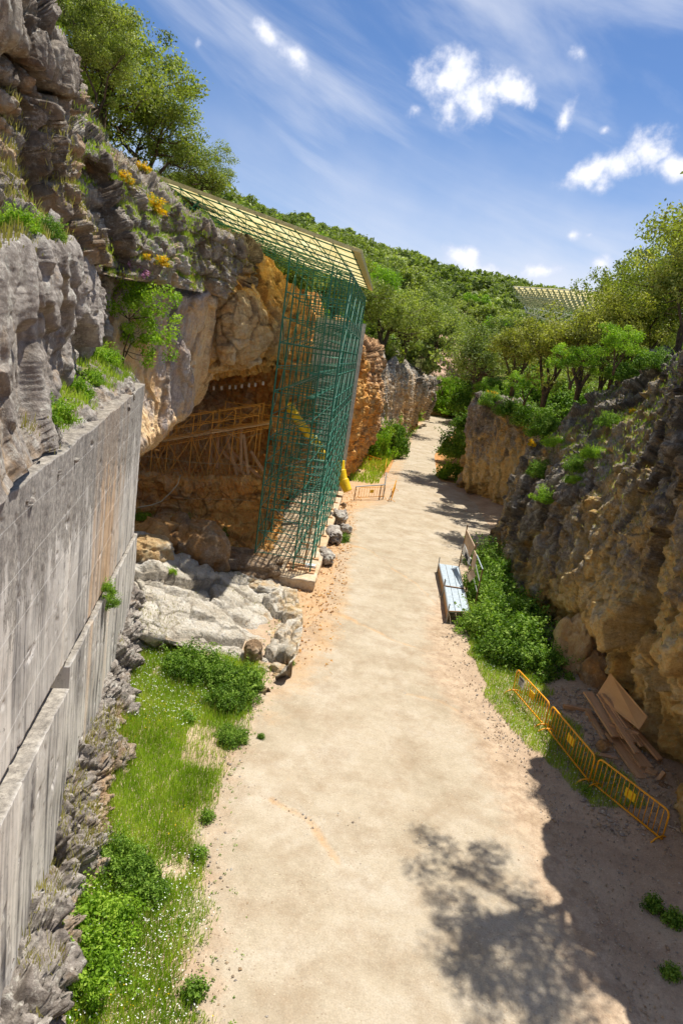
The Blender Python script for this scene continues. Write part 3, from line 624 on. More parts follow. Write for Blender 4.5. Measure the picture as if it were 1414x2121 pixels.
rock('right_cliff', [
    [(1110, 985, 56, .7), (1150, 935, 52, .8), (1200, 880, 49, .8), (1270, 835, 47, .8), (1350, 790, 45, .8), (1440, 760, 42, .8), (1580, 740, 34, .8), (1900, 760, 20, .8)],
    [(1062, 1012, 47, .8), (1092, 950, 42, .8), (1152, 890, 39, .9), (1222, 842, 37, .9), (1302, 792, 34, .9), (1385, 758, 29, .9), (1480, 715, 20.5, .9), (1700, 790, 13.2, .8)],
    [(1045, 1060, 43, .7), (1080, 1010, 37.5, .8), (1140, 960, 34, .9), (1212, 920, 31.5, .8), (1290, 880, 28.5, .6), (1375, 860, 24.3, .6), (1475, 840, 17.4, .8), (1720, 900, 12.4, .8)],
    [(1036, 1110, 41, .6), (1074, 1080, 35, .7), (1132, 1050, 30.4, .8), (1203, 1030, 27.2, .8), (1282, 1010, 24, .5), (1368, 1000, 20.2, .6), (1470, 1000, 15.6, .7), (1720, 1040, 11.5, .7)],
    [(1030, 1150, 40, .5), (1070, 1150, 33.7, .5), (1126, 1150, 28.6, .5), (1196, 1160, 24.9, .5), (1276, 1150, 21.6, .45), (1366, 1140, 18.2, .5), (1466, 1170, 14.4, .6), (1720, 1280, 11.2, .6)],
    [(1028, 1200, 38.5, .3), (1076, 1215, 31.8, .3), (1126, 1235, 27, .3), (1188, 1262, 23.6, .2), (1268, 1290, 20.2, .0), (1350, 1320, 17, .05), (1450, 1380, 14, .1), (1720, 1560, 11, .5)],
    [('w', 9.9, 39, 1.6, .2), ('w', 9.5, 33, 1.9, .2), ('w', 9.3, 27.6, 2.0, .0), ('w', 9.5, 24, 2.3, .0), ('w', 9.6, 20.6, 2.3, .0), ('w', 9.25, 17.2, 2.3, .0), ('w', 8.95, 14, 2.3, .0), ('w', 8.9, 9.5, 2.3, .2)],
    [('w', 10.2, 38, -.3, .3), ('w', 9.9, 32, -.3, .3), ('w', 9.7, 27.5, -.3, .3), ('w', 10.2, 23.6, -.2, .2), ('w', 10.5, 20.4, -.2, .1), ('w', 10.2, 17, -.2, .1), ('w', 9.8, 14, -.2, .2), ('w', 9.8, 9.5, -.2, .3)],
], 620, 560, M['dark'], craggy(111, .5, .36, .12, .42, .55, .08, 1.1, (0, 0), .38))
# pale slab rocks below the cave
rock('pale_slab_rock', [
    [(225, 1075, 28, .1), (300, 1095, 28, .1), (380, 1130, 28.3, .3), (460, 1160, 28.6, .4), (540, 1188, 28.2, .5), (600, 1225, 27.2, .5)],
    [(240, 1150, 24, .5), (300, 1135, 24.4, .8), (370, 1165, 25, .9), (450, 1190, 25.6, .9), (540, 1225, 25.9, .8), (622, 1268, 24.4, .4)],
    [(250, 1220, 21.5, .9), (300, 1205, 21.8, .95), (370, 1222, 22.2, .95), (450, 1250, 22.8, .95), (532, 1292, 22.7, .9), (625, 1330, 21.1, .5)],
    [(250, 1285, 19.3, .9), (300, 1275, 19.5, .9), (370, 1297, 19.7, .95), (450, 1318, 20.2, .95), (530, 1345, 20.2, .8), (608, 1385, 19.2, .5)],
    [(250, 1320, 18.7, .7), (300, 1315, 18.7, .7), (370, 1335, 18.9, .7), (440, 1358, 19.3, .6), (500, 1380, 19.5, .5), (570, 1405, 19.1, .5)],
    [(250, 1370, 19.2, .1), (300, 1365, 19.2, .1), (370, 1385, 19.3, .1), (435, 1402, 19.5, .1), (495, 1420, 19.1, .2), (560, 1430, 18.4, .4)],
    [('w', -6.2, 19.6, -.3, 0), ('w', -5.2, 19.4, -.3, 0), ('w', -4.1, 19.2, -.3, 0), ('w', -3, 18.9, -.3, .2), ('w', -2.1, 18.5, -.3, .3), ('w', -1.3, 18.1, -.3, .4)],
], 360, 360, M['white'], craggy(121, .5, .12, .02, .36, .8, .24, 1.15, (.36, -.2), .1))

# ------------------------------------------------------------------ retaining wall on the left
WD = np.array([-.19612, .98058, 0]); WN = np.array([.98058, .19612, 0]); WO = np.array([-2.2, 0, 0])
def wpt(u, z, out=0.): return WO + WD*u + WN*out + np.array([0, 0, z])
wall = thing('retaining_wall', 'tall pale grey streaked stone retaining wall along the left of the trench', 'wall')
wall['kind'] = 'thing'; wall.location = (-2.2, 0, 0); wall.rotation_euler = (0, 0, math.atan2(.98058, -.19612))   # local x runs along the wall, -y is the open side
def wall_block(name, outline, depth, out0, seed, rough=.05, ochre=None, dens=.045, mat=None):
    """outline: (u, z) corners; the block's face is a dense uneven sheet clipped by rows between bottom and top curves"""
    us = np.arange(outline['u0'], outline['u1'], dens); nz = int(outline.get('n', 150))
    zb = np.interp(us, *outline['bot']); zt = np.interp(us, *outline['top'])
    U, T = np.meshgrid(us, np.linspace(0, 1, nz)); Z = zb[None]*(1-T)+zt[None]*T
    q = np.stack([U.ravel(), 0*U.ravel(), Z.ravel()], 1)
    Z = Z + (fbm(q, 2.2, 4, seed+8)*.04*(sstep(.12, 0, T)+sstep(.88, 1, T)).ravel()).reshape(Z.shape)
    o = fbm(q*np.array([1, 1, .12]), 2.6, 4, seed)*rough + fbm(q, 1.1, 4, seed+1)*rough*1.3
    h, e = facet(q, (.55, .55, .3), seed+5, .4); o = o + h*rough*.5
    hole = ridged(q*np.array([1, 1, .35]), 2.4, 4, seed+2); o = o - np.clip(hole-.72, 0, 1)*.2
    o = out0 + o
    V = np.stack([U.ravel(), -o, Z.ravel()], 1); nu = len(us)
    i = np.arange((nz-1)*nu).reshape(nz-1, nu)[:, :-1].ravel(); Fc = [np.stack([i, i+1, i+1+nu, i+nu], 1)]
    # sides and back: push a rim backwards
    rim = np.concatenate([np.arange(nu), np.arange(1, nz)*nu+nu-1, (nz-1)*nu+np.arange(nu-2, -1, -1), np.arange(nz-2, 0, -1)*nu])
    Vb = []; b0 = len(V); K = 7
    for k in range(1, K):
        r = V[rim].copy(); f = k/(K-1); r[:, 1] += f**.8*depth; jit = fbm(r+k*3.1, 2.4, 3, seed+6)*.05; r[:, 2] += jit; r[:, 0] += jit
        Vb.append(r)
    V = np.concatenate([V]+Vb); prev = rim; m = len(rim)
    for k in range(K-1):
        cur = b0 + k*m + np.arange(m); j = (np.arange(m)+1) % m
        Fc.append(np.stack([prev, cur, cur[j], prev[j]], 1)); prev = cur
    w = np.zeros(len(V))
    if ochre is not None: w = np.exp(-((V[:, 0]-ochre[0])/ochre[1])**2)*ochre[2]
    me = np_mesh(name, V, np.concatenate(Fc), mat or M['wall'], True, {'w': w})
    return link(name, me, wall)
wall_block('upper_course', dict(u0=2, u1=20.0, bot=([2, 8.8, 19.9], [4.6, 4.35, 3.85]), top=([2, 7, 12, 20], [8.0, 8.0, 8.1, 8.4]), n=170), .9, .0, 5, .015, (14.8, 3.0, .8))
wall_block('lower_course', dict(u0=10.85, u1=20.4, bot=([10.8, 11.2, 13, 15.3, 18, 20.5], [1.2, .95, .5, .35, .45, 1.3]), top=([10.8, 20.4], [4.12, 3.78]), n=120), .9, .07, 15, .015, (14, 3, .35))
wall_block('protruding_block', dict(u0=2, u1=10.45, bot=([2, 7.5, 9.6, 10.4], [.4, .5, .6, 1.6]), top=([2, 7.2, 10.4], [4.35, 4.2, 3.95]), n=130), 1.0, .16, 25, .015)
core = MB().box((2, .65, 0), (19.5, 1.5, 7.6)); core.part('core', M['grey'], None)
bpy.data.objects['core'].parent = wall
# netting pinned over the face
net = MB()
for k in range(5):
    z = 4.8 + .7*k
    pts = [(u, -.12, z + .012*math.sin(u*1.7+k*2) - .07*k*.1*u+.05*u) for u in np.arange(3, 19.6, .6)]
    net.tube(pts, .0009, 3)
o = link('wire_netting', net.mesh('wire_netting', M['steelwire']), wall)
# rubble footing between the cut face and the verge
rock('rubble_footing', [
    [(-90, 2200, 6, .8), ('w', *wpt(7.2, 1.5, -.3), .8), ('w', *wpt(9.6, 1.3, -.3), .8), ('w', *wpt(11.4, 1.9, -.3), .8), ('w', *wpt(13.5, 1.5, -.3), .8), ('w', *wpt(16, 1.5, -.3), .8), ('w', *wpt(18.5, 1.7, -.3), .8), ('w', *wpt(20.8, 2.4, -.4), .8), ('w', *wpt(22, 2.2, -1.3), .8)],
    [('w', *wpt(5, 1.0, .35), .8), ('w', *wpt(7.2, 1.1, .5), .9), ('w', *wpt(9.6, .8, .4), .8), ('w', *wpt(11.4, 1.25, .25), .7), ('w', *wpt(13.5, 1.0, .2), .8), ('w', *wpt(16, .95, .15), .9), ('w', *wpt(18.5, 1.15, .15), .8), ('w', *wpt(20.8, 1.8, .1), .8), ('w', *wpt(21.6, 1.6, -1.2), .8)],
    [('w', *wpt(5, .6, .75), .7), ('w', *wpt(7.2, .65, .8), .7), ('w', *wpt(9.6, .5, .6), .4), ('w', *wpt(11.4, .7, .55), .5), ('w', *wpt(13.5, .65, .55), .6), ('w', *wpt(16, .6, .5), .7), ('w', *wpt(18.5, .7, .45), .7), ('w', *wpt(20.8, 1., .4), .7), ('w', *wpt(21.6, .9, -1), .7)],
    [('w', *wpt(5, -.1, .9), .6), ('w', *wpt(7.2, -.1, 1.), .6), ('w', *wpt(9.6, -.1, .75), .4), ('w', *wpt(11.4, -.1, .8), .5), ('w', *wpt(13.5, -.1, .75), .5), ('w', *wpt(16, -.1, .7), .6), ('w', *wpt(18.5, -.1, .65), .6), ('w', *wpt(20.8, -.1, .7), .6), ('w', *wpt(21.6, -.1, -.8), .6)],
], 420, 110, M['grey'], craggy(131, .26, .2, .07, 1.1, .8, .06, 4.5, (0, 0), .3))
# soil and rubble ledge on top of the wall
rock('wall_top_ledge', [
    [('w', *wpt(2, 8.6, -2.2), .4), ('w', *wpt(6, 8.7, -2.2), .4), ('w', *wpt(10, 8.9, -2.3), .4), ('w', *wpt(14, 9.2, -2.4), .4), ('w', *wpt(18, 10, -2.8), .4), ('w', *wpt(20.5, 10, -3.2), .4)],
    [('w', *wpt(2, 8.2, -1.), .4), ('w', *wpt(6, 8.3, -1.), .4), ('w', *wpt(10, 8.45, -1.1), .4), ('w', *wpt(14, 8.7, -1.2), .4), ('w', *wpt(18, 9.1, -1.4), .4), ('w', *wpt(20.5, 9.4, -1.6), .4)],
    [('w', *wpt(2, 7.98, -.25), .8), ('w', *wpt(6, 8.0, -.25), .8), ('w', *wpt(10, 8.1, -.25), .8), ('w', *wpt(14, 8.22, -.25), .8), ('w', *wpt(18, 8.4, -.2), .8), ('w', *wpt(20.3, 8.3, -.3), .8)],
    [('w', *wpt(2, 7.6, -.12), .8), ('w', *wpt(6, 7.6, -.12), .8), ('w', *wpt(10, 7.7, -.12), .8), ('w', *wpt(14, 7.8, -.12), .8), ('w', *wpt(18, 7.9, -.12), .8), ('w', *wpt(20.2, 7.6, -.3), .8)],
], 300, 60, M['grey'], craggy(141, .1, .12, .05, 1.4, 1, 0, 1, (0, 0), .1))

# ------------------------------------------------------------------ vegetation builders
RS = np.random.RandomState
def leaves(C, O, size, seed, bias=.7, flat=.0):
    """rhombic leaf faces at points C, facing roughly along O"""
    r = RS(seed); n = len(C); N = O*bias + r.normal(size=(n, 3))*.6; N[:, 2] += flat; N /= np.linalg.norm(N, axis=1, keepdims=True)+1e-9
    A = np.cross(N, r.normal(size=(n, 3))); A /= np.linalg.norm(A, axis=1, keepdims=True)+1e-9; B = np.cross(N, A)
    s = (size*(.6+.8*r.rand(n)))[:, None]
    V = np.stack([C+A*s, C+B*s*.55, C-A*s, C-B*s*.55], 1).reshape(-1, 3)
    return V, np.arange(n*4).reshape(n, 4)
def clumps(centers, rad, per, leaf, seed, squash=.7):
    r = RS(seed); Cs = []; Os = []; R_ = []
    for c, cr_ in zip(centers, rad):
        d = r.normal(size=(per, 3)); d /= np.linalg.norm(d, axis=1, keepdims=True)
        rr = cr_*(.45+.6*r.rand(per)**.6)*(1+.25*r.normal(size=per)*.6)
        p = d*rr[:, None]; p[:, 2] *= squash; Cs.append(np.array(c)+p); Os.append(d); R_.append(np.clip(r.normal(.5, .16)+r.normal(size=per)*.16, 0, 1))
    C = np.concatenate(Cs); O = np.concatenate(Os); V, Fc = leaves(C, O, leaf, seed+1, .8, .25)
    return V, Fc, np.repeat(np.concatenate(R_), 4)
def tree_meshes(name, seed, h, R_, ncl, per, leaf, mat, stems=3, low=.38, clr=.27, tr=.13, squash=.75):
    """returns a trunk mesh and a crown mesh: forked stems run out to the leaf clumps"""
    r = RS(seed); ctr = np.array([0, 0, h*(low+1)/2+.0]); hz = h*(1-low)/2
    cs = []
    while len(cs) < ncl:
        d = r.normal(size=3); d /= np.linalg.norm(d)
        if d[2] < -.55 and r.rand() < .7: continue
        lump = 1+.28*math.sin(d[0]*4+seed)+.22*math.sin(d[1]*5+seed*2)+.15*math.sin(d[2]*6+seed)
        cs.append(ctr + d*np.array([R_, R_, hz])*(.4+.55*r.rand()**.5)*lump)
    cs = np.array(cs); rad = clr*R_*(.6+.8*r.rand(ncl))
    V, Fc, rnd = clumps(cs, rad, per, leaf, seed+5, squash)
    crown = np_mesh(name+'_crown', V, Fc, mat, True, {'rnd': rnd})
    mb = MB(); forks = []
    for k in range(stems):
        a = 2*math.pi*k/stems + r.rand(); ln = .25+.5*r.rand()
        top = np.array([math.cos(a)*R_*ln*.8, math.sin(a)*R_*ln*.8, h*(low+.22+.2*r.rand())])
        pts = [np.array([0, 0, -.4]), np.array([math.cos(a)*tr*.6, math.sin(a)*tr*.6, h*.08]), top*np.array([.4, .4, .45])+r.normal(size=3)*.05*R_, top*np.array([.75, .75, .78])+r.normal(size=3)*.05*R_, top]
        mb.tube(pts, [tr*1.25, tr, tr*.72, tr*.5, tr*.34], 7); forks += [pts[2], pts[3], top]
    for c in cs[::max(1, ncl//26)]:
        f = min(forks, key=lambda q: np.linalg.norm((c-q)*(1, 1, 1.6)) + (2 if q[2] > c[2] else 0)); m = (f+c)/2 + r.normal(size=3)*.08*R_; m[2] -= .04*h
        mb.tube([f, m, c], [tr*.36, tr*.22, tr*.08], 5)
    return mb.mesh(name+'_trunk', M['bark'], True), crown
def plant_tree(kind, base, label, group=None, scale=1., rz=None, sq=1., rng=random.Random(4), cat='tree', name='holm_oak', lean=(0, 0)):
    t, c = kind
    o = thing(name, label, cat, base, group); o.rotation_euler = (lean[0], lean[1], rng.uniform(0, 6.28) if rz is None else rz); o.scale = (scale, scale, scale*sq); o['kind'] = 'thing'
    link('trunk', t, o); link('crown', c, o); return o
def bush_mesh(name, seed, rx, ry, h, ncl, per, leaf, mat, clr=.33):
    r = RS(seed); cs = []
    for _ in range(ncl):
        a = r.rand()*6.28; q = math.sqrt(r.rand()); x = math.cos(a)*q*rx; y = math.sin(a)*q*ry
        z = h*(.15+.8*r.rand()**.7)*max(.2, 1-(q*.95)**2.4)
        if r.rand() < .18: x *= 1.25; y *= 1.25; z = z*1.2+.05*h
        cs.append((x, y, z))
    rad = clr*min(rx, ry, h*1.2)*(.6+.8*r.rand(ncl))
    V, Fc, rnd = clumps(cs, rad, per, leaf, seed+3, .8); V[:, 2] = np.maximum(V[:, 2], -.15)
    sp_ = []; so_ = []
    for _ in range(ncl//2):
        a = r.rand()*6.28; q = .5+.5*r.rand(); d = np.array([math.cos(a)*q*rx, math.sin(a)*q*ry, h*(.55+.5*(1-q))]); b0 = d*.6; e0 = d*(1.25+.25*r.rand())+np.array([0, 0, .12*h])
        tt = r.rand(26)[:, None]; sp_.append(b0*(1-tt)+e0*tt+r.normal(size=(26, 3))*leaf*.7+np.array([0, 0, 1.])*np.sin(tt*2.6)*.1*h); so_.append(np.tile(d/np.linalg.norm(d), (26, 1)))
    V2, F2 = leaves(np.concatenate(sp_), np.concatenate(so_), leaf*.95, seed+9, .5, .4); Fc = np.concatenate([Fc, F2+len(V)]); V = np.concatenate([V, V2]); rnd = np.concatenate([rnd, np.repeat(np.clip(r.normal(.7, .2, len(F2)), 0, 1), 4)])
    mb = MB()
    return np_mesh(name, V, Fc, mat, True, {'rnd': rnd})
def put_bush(me, p, label, cat='shrub', name='shrub', rz=0., s=1., group=None):
    o = thing(name, label, cat, p, group, me=me); o.rotation_euler = (0, 0, rz); o.scale = (s, s, s) if not hasattr(s, '__len__') else s; o['kind'] = 'thing'; return o
def blades(name, P, N, hmin, hmax, wd, mat, seed, lean=.5, kind='stuff', label=None, cat=None):
    r = RS(seed); n = len(P); hh = hmin+(hmax-hmin)*r.rand(n)**1.6; a = r.rand(n)*6.283
    up_ = np.array([0, 0, 1.])*.8+N*.4; tip = P + up_*hh[:, None] + np.stack([np.cos(a), np.sin(a), 0*a], 1)*(hh*lean*r.rand(n))[:, None]
    b = r.rand(n)*6.283; sd = np.stack([np.cos(b), np.sin(b), 0*b], 1)*wd*(.6+.8*r.rand(n))[:, None]
    mid = P*.45+tip*.55 + up_*(hh*.12)[:, None]
    V = np.stack([P-sd, P+sd, mid+sd*.75, tip, mid-sd*.75], 1).reshape(-1, 3); i = np.arange(n)*5
    Fc = np.concatenate([np.stack([i, i+1, i+2, i+4], 1), np.stack([i+4, i+2, i+3, i+3], 1)])
    # triangles for the tips
    Fq = np.stack([i, i+1, i+2, i+4], 1); Ft = np.stack([i+4, i+2, i+3], 1)
    me = bpy.data.meshes.new(name); me.vertices.add(len(V)); me.vertices.foreach_set('co', V.astype(np.float32).ravel())
    idx = np.concatenate([Fq.ravel(), Ft.ravel()]).astype(np.int32); me.loops.add(len(idx)); me.loops.foreach_set('vertex_index', idx)
    st = np.concatenate([np.arange(n)*4, n*4+np.arange(n)*3]).astype(np.int32); me.polygons.add(2*n); me.polygons.foreach_set('loop_start', st)
    me.update(calc_edges=True)
    at_ = me.attributes.new('rnd', 'FLOAT', 'POINT'); q = np.clip(.5+fbm(P, 1.3, 3, seed)*.55+r.normal(size=n)*.14, 0, 1); at_.data.foreach_set('value', np.repeat(q, 5).astype(np.float32))
    me.materials.append(mat); return link(name, me, kind=kind)
def flowers(name, P, size, mat, seed):
    O = np.tile([0, 0, 1.], (len(P), 1)); V, Fc = leaves(P, O, size, seed, 1.6); V = V.copy()
    return link(name, np_mesh(name, V, Fc, mat, True, {'rnd': RS(seed).rand(len(V))}), kind='stuff')

dg = bpy.context.evaluated_depsgraph_get(); dg.update()
def hit(px, py, back=0.):
    d = Vector(ray(px, py)).normalized(); ok, loc, nor, _, ob, _ = SC.ray_cast(dg, Vector(CAM), d)
    return (np.array(loc - d*back), np.array(nor)) if ok else (at(px, py, 40), np.array([0, 0, 1.]))
def drop(x, y, z=60.):
    ok, loc, nor, _, ob, _ = SC.ray_cast(dg, Vector((x, y, z)), Vector((0, 0, -1)))
    return np.array(loc) if ok else np.array([x, y, 0.])

# ------------------------------------------------------------------ trees
rng = random.Random(11)
NEAR = [tree_meshes('near_oak', 3, 6., 3.2, 130, 210, .062, M['oak'], 3, .06, .19, .2), tree_meshes('near_oak', 8, 6., 2.9, 120, 210, .062, M['oak'], 4, .08, .19, .17)]
THIN = [tree_meshes('thin_oak', 21, 5., 2.4, 85, 200, .055, M['olive'], 3, .3, .2, .09), tree_meshes('thin_oak', 27, 5., 2.5, 85, 200, .055, M['oak'], 3, .32, .2, .1)]
MID = [tree_meshes('mid_oak', 31, 5.5, 3., 70, 130, .095, M['oak'], 3, .22, .25, .2), tree_meshes('mid_oak', 33, 5., 3.1, 70, 130, .095, M['oakdk'], 3, .2, .25, .2),
       tree_meshes('mid_tree', 36, 5.5, 2.4, 56, 130, .095, M['bright'], 2, .2, .26, .13), tree_meshes('mid_tree', 39, 5., 2.8, 70, 130, .09, M['olive'], 4, .35, .23, .14)]
FAR = [tree_meshes('far_oak', 41, 6, 3.2, 34, 62, .26, M['oakdk'], 1, .12, .3, .2), tree_meshes('far_oak', 43, 6.2, 3.2, 34, 62, .26, M['oak'], 1, .12, .3, .2),
       tree_meshes('far_tree', 47, 6, 2.7, 32, 62, .24, M['bright'], 1, .15, .3, .14), tree_meshes('far_oak', 49, 5.5, 3.4, 34, 62, .26, M['oakdk'], 1, .12, .3, .2)]
def T_(kind, px, py, Y, s, label, sq=1., rz=0., lean=(0, 0), name='holm_oak', ground=False):
    p = at(px, py, Y)
    return plant_tree(kind, p, label, None, s, rz, sq, name=name, lean=lean)
T_(NEAR[0], 205, 372, 27, 1.03, 'large spreading holm oak on top of the left cliff, with thick bent limbs', 1.05, .4, (0, -.22))
T_(NEAR[1], 300, 410, 30, .86, 'holm oak behind the corner of the shelter roof, jutting out against the sky', 1.0, 2.1, (0, .02))
T_(NEAR[1], 130, 215, 23, .62, 'holm oak at the upper left corner, rising out of the cliff edge', 1.1, 4.1, (0, 0))
T_(NEAR[0], 405, 440, 33, .6, 'low holm oak crown hugging the upper end of the shelter roof', .8, 5.0)
T_(THIN[1], 200, 250, 22, .5, 'small young oak in front of the large spreading one on the left cliff', 1, 1.2)
# behind and above the cave
for (px, py, Y, s, lb, k) in [(545, 640, 52, 1.0, 'dark oak above the clay cut, seen through the left scaffold posts', 0), (590, 650, 56, 1.15, 'broad oak behind the upper scaffold, second from the left above the clay cut', 1),
                           (640, 650, 60, 1.2, 'oak behind the middle of the upper scaffold', 0), (690, 660, 64, 1.2, 'oak above the grey cladding behind the scaffold', 1),
                           (735, 690, 70, 1.1, 'oak just right of the scaffold, above the red clay pillar', 0), (520, 590, 48, .8, 'small oak between the ochre brow and the shelter roof', 1)]:
    T_(MID[k], px, py, Y, s, lb, .95, rng.uniform(0, 6))
# left bank, further along
for (px, py, Y, s, lb, k) in [(790, 725, 82, 1.35, 'round greyish oak on the left bank rim above the cliff', 0), (835, 735, 88, 1.3, 'oak with a dark trunk leaning over the left far cliff', 0),
                           (900, 745, 104, 1.45, 'dense tall oak left of the bare pinkish slope', 1), (775, 660, 92, 1.25, 'bright green tree behind the corner of the scaffold', 2),
                           (905, 700, 150, 1.5, 'rounded oak above the bare pinkish slope', 0), (868, 700, 112, 1.3, 'grey green oak high on the left bank', 1)]:
    T_(MID[k], px, py, Y, s, lb, 1, rng.uniform(0, 6))
# right bank
for (px, py, Y, s, lb, k, sq) in [(985, 812, 64, 1.15, 'very dark oak at the head of the right hand cliff', 1, .9), (1060, 810, 52, .9, 'yellowish oak above the far right cliff, left of its two companions', 3, 1),
                           (1125, 830, 44, .95, 'yellowish many-stemmed oak above the right cliffs, middle of three', 3, 1.05), (1195, 815, 40, .85, 'yellowish oak above the right cliffs, nearest the tall trees', 3, 1.1),
                           (1030, 760, 80, 1.05, 'dark oak under the distant white canopy', 1, .9), (1090, 755, 84, .95, 'dark oak in front of the lattice leg of the distant canopy', 1, .9)]:
    T_(MID[k], px, py, Y, s, lb, sq, rng.uniform(0, 6))
for (px, py, Y, s, lb, k, sq) in [(1262, 800, 44, 1.1, 'slender pale green tree at the rim of the right cliff, left of the tall trees', 0, 1.1), (1325, 790, 40, 1.2, 'tall thin-stemmed tree on the right cliff top against the sky', 1, 1.05),
                           (1395, 765, 35, 1.25, 'tall open crowned tree at the right edge of the cliff top', 1, 1.05), (1290, 800, 46, 1.1, 'tree with bare lower stems behind the tall pair on the right cliff', 1, 1.),
                           (1500, 725, 19.6, .8, 'tree half outside the right edge of the view on the cliff top', 0, 1.), (1600, 700, 15, .8, 'tree on the right cliff top outside the view whose shade falls on the near path', 1, 1.)]:
    T_(THIN[k], px, py, Y, s, lb, sq, rng.uniform(0, 6), (0, -.3 if px > 1480 else 0), name='slender_tree')
T_(THIN[1], 1345, 790, 44, 1.5, 'full crowned oak behind the tall pair on the right cliff', 1.1, 1.0, name='holm_oak')
T_(THIN[0], 1430, 765, 36, 1.45, 'pale olive oak filling the right edge of the view on the cliff top', 1.05, 2.0, name='holm_oak')
T_(THIN[0], 1240, 815, 40, 1.1, 'pale yellowish oak left of the slender trees on the right cliff', 1.0, 3.0, name='holm_oak')
# bright spring shrubs and small trees down the trench
for (px, py, Y, s, lb, sq) in [(868, 858, 114, .8, 'bright green sapling beside the far end of the path', 1.2), (945, 838, 150, 1.1, 'bright green tree behind the far end of the path', 1.1),
                            (1000, 845, 62, .42, 'light green shrub at the left end of the right cliff rim', 1.), (1180, 800, 36, .45, 'fresh green shrub under the yellowish oaks', .9),
                            (915, 815, 128, .6, 'bright green small tree below the bare slope', 1.), (1270, 770, 29, .35, 'light green shrub beneath the slender trees', 1.),
                            (1085, 835, 48, .5, 'bright green shrub growing between the stems of the yellowish oaks', .8)]:
    T_(MID[2], px, py, Y, s, lb, sq, rng.uniform(0, 6), name='spring_tree')

# forest on the hillside
r_ = RS(5); cand = []
for gx in np.arange(-190, 170, 5.6):
    for gy in np.arange(62, 292, 5.6):
        x = gx+r_.uniform(-2.4, 2.4); y = gy+r_.uniform(-2.4, 2.4); cand.append((x, y))
cand = np.array(cand); hz_ = hgt(cand[:, 0], cand[:, 1])
v = np.stack([cand[:, 0], cand[:, 1], hz_+2-H], 1); zc = v@FW; pxs = 707+F*(v@RT)/zc; pys = 1060.5-F*(v@UP)/zc
keep = (zc > 5) & (pxs > 330) & (pxs < 1480) & (pys > 340) & (pys < 900) & (hz_ > 6)
# keep the bare pinkish slope and the canopy site clear
keep &= ~((abs(pxs-932) < 34) & (pys > 705) & (cand[:, 1] < 150)) & ~((cand[:, 1] < 92) & (cand[:, 0] > 2)) & ~((cand[:, 1] < 80) & (cand[:, 0] > -8))
keep &= ~((pxs > 1050) & (pxs < 1275) & (pys < 740) & (cand[:, 1] < 135))
keep &= ~((abs(cand[:, 0]-28) < 14) & (abs(cand[:, 1]-99) < 10)) | (hz_ < 4)
cand = cand[keep]; hz_ = hz_[keep]; zc = zc[keep]; pxs_ = pxs[keep]; order = np.argsort(zc)
gj = fbm(np.stack([cand[:, 0], cand[:, 1], hz_], 1), .06, 2, 77)
def zone(i):
    a, b = pxs_[i], cand[i, 1]
    h_ = 'on the skyline ridge' if b > 250 else 'high on the hillside' if b > 190 else 'halfway up the hillside' if b > 130 else 'low on the hillside'
    d_ = 'behind the shelter roof' if a < 620 else 'beside the scaffold top' if a < 800 else 'above the bare slope' if a < 960 else 'left of the distant canopy' if a < 1070 else 'around the distant canopy' if a < 1240 else 'behind the slender cliff-top trees'
    return h_ + ' ' + d_
LBL = ['dark grey-green oak', 'mid green oak', 'fresh light green tree', 'low broad dark oak']
rest = [[], [], [], []]
for n_, i in enumerate(order):
    u = r_.rand(); k = 2 if (u < .16+.5*(gj[i] > .3) and cand[i, 1] < 215) or u < .04 else (0, 1, 3, 0)[r_.randint(4)]
    sc_ = r_.uniform(.75, 1.2)*(1.05 if k != 2 else .95); rot = r_.uniform(0, 6.28); sq = r_.uniform(.75, 1.05)
    if n_ < 290: plant_tree(FAR[k], (cand[i, 0], cand[i, 1], hz_[i]-.3), LBL[k]+' '+zone(i), 'oaks and other trees of the wooded hillside', sc_, rot, sq, name='hillside_tree')
    else: rest[k].append((cand[i, 0], cand[i, 1], hz_[i]-.3, sc_, rot, sq))
def forest_mesh():
    Vs = []; Rn = []; 
    for s_ in range(4):
        rr = RS(60+s_); cs = []
        for _ in range(20):
            d = rr.normal(size=3); d /= np.linalg.norm(d); cs.append(np.array([0, 0, 3.3])+d*np.array([2.6, 2.6, 2.])*(.4+.6*rr.rand()))
        V, Fc, rnd = clumps(cs, 1.05*(.7+.6*rr.rand(20)), 16, .5, 70+s_); Vs.append(V); Rn.append(rnd)
    AV = []; AR = []; j = 0
    for k in range(4):
        for (x, y, z, sc_, rot, sq) in rest[k]:
            V = Vs[j % 4]; j += 1; c, s = math.cos(rot)*sc_, math.sin(rot)*sc_
            AV.append(np.stack([V[:, 0]*c-V[:, 1]*s+x, V[:, 0]*s+V[:, 1]*c+y, V[:, 2]*sc_*sq+z], 1)); AR.append(np.clip(Rn[(j-1) % 4]*.8+(.45 if k == 2 else .0)+r_.uniform(-.12, .12), 0, 1))
    V = np.concatenate(AV); return np_mesh('distant_wood', V, np.arange(len(V)).reshape(-1, 4), M['oakdk'], True, {'rnd': np.concatenate(AR)})
if any(rest): link('distant_wood', forest_mesh(), kind='stuff')

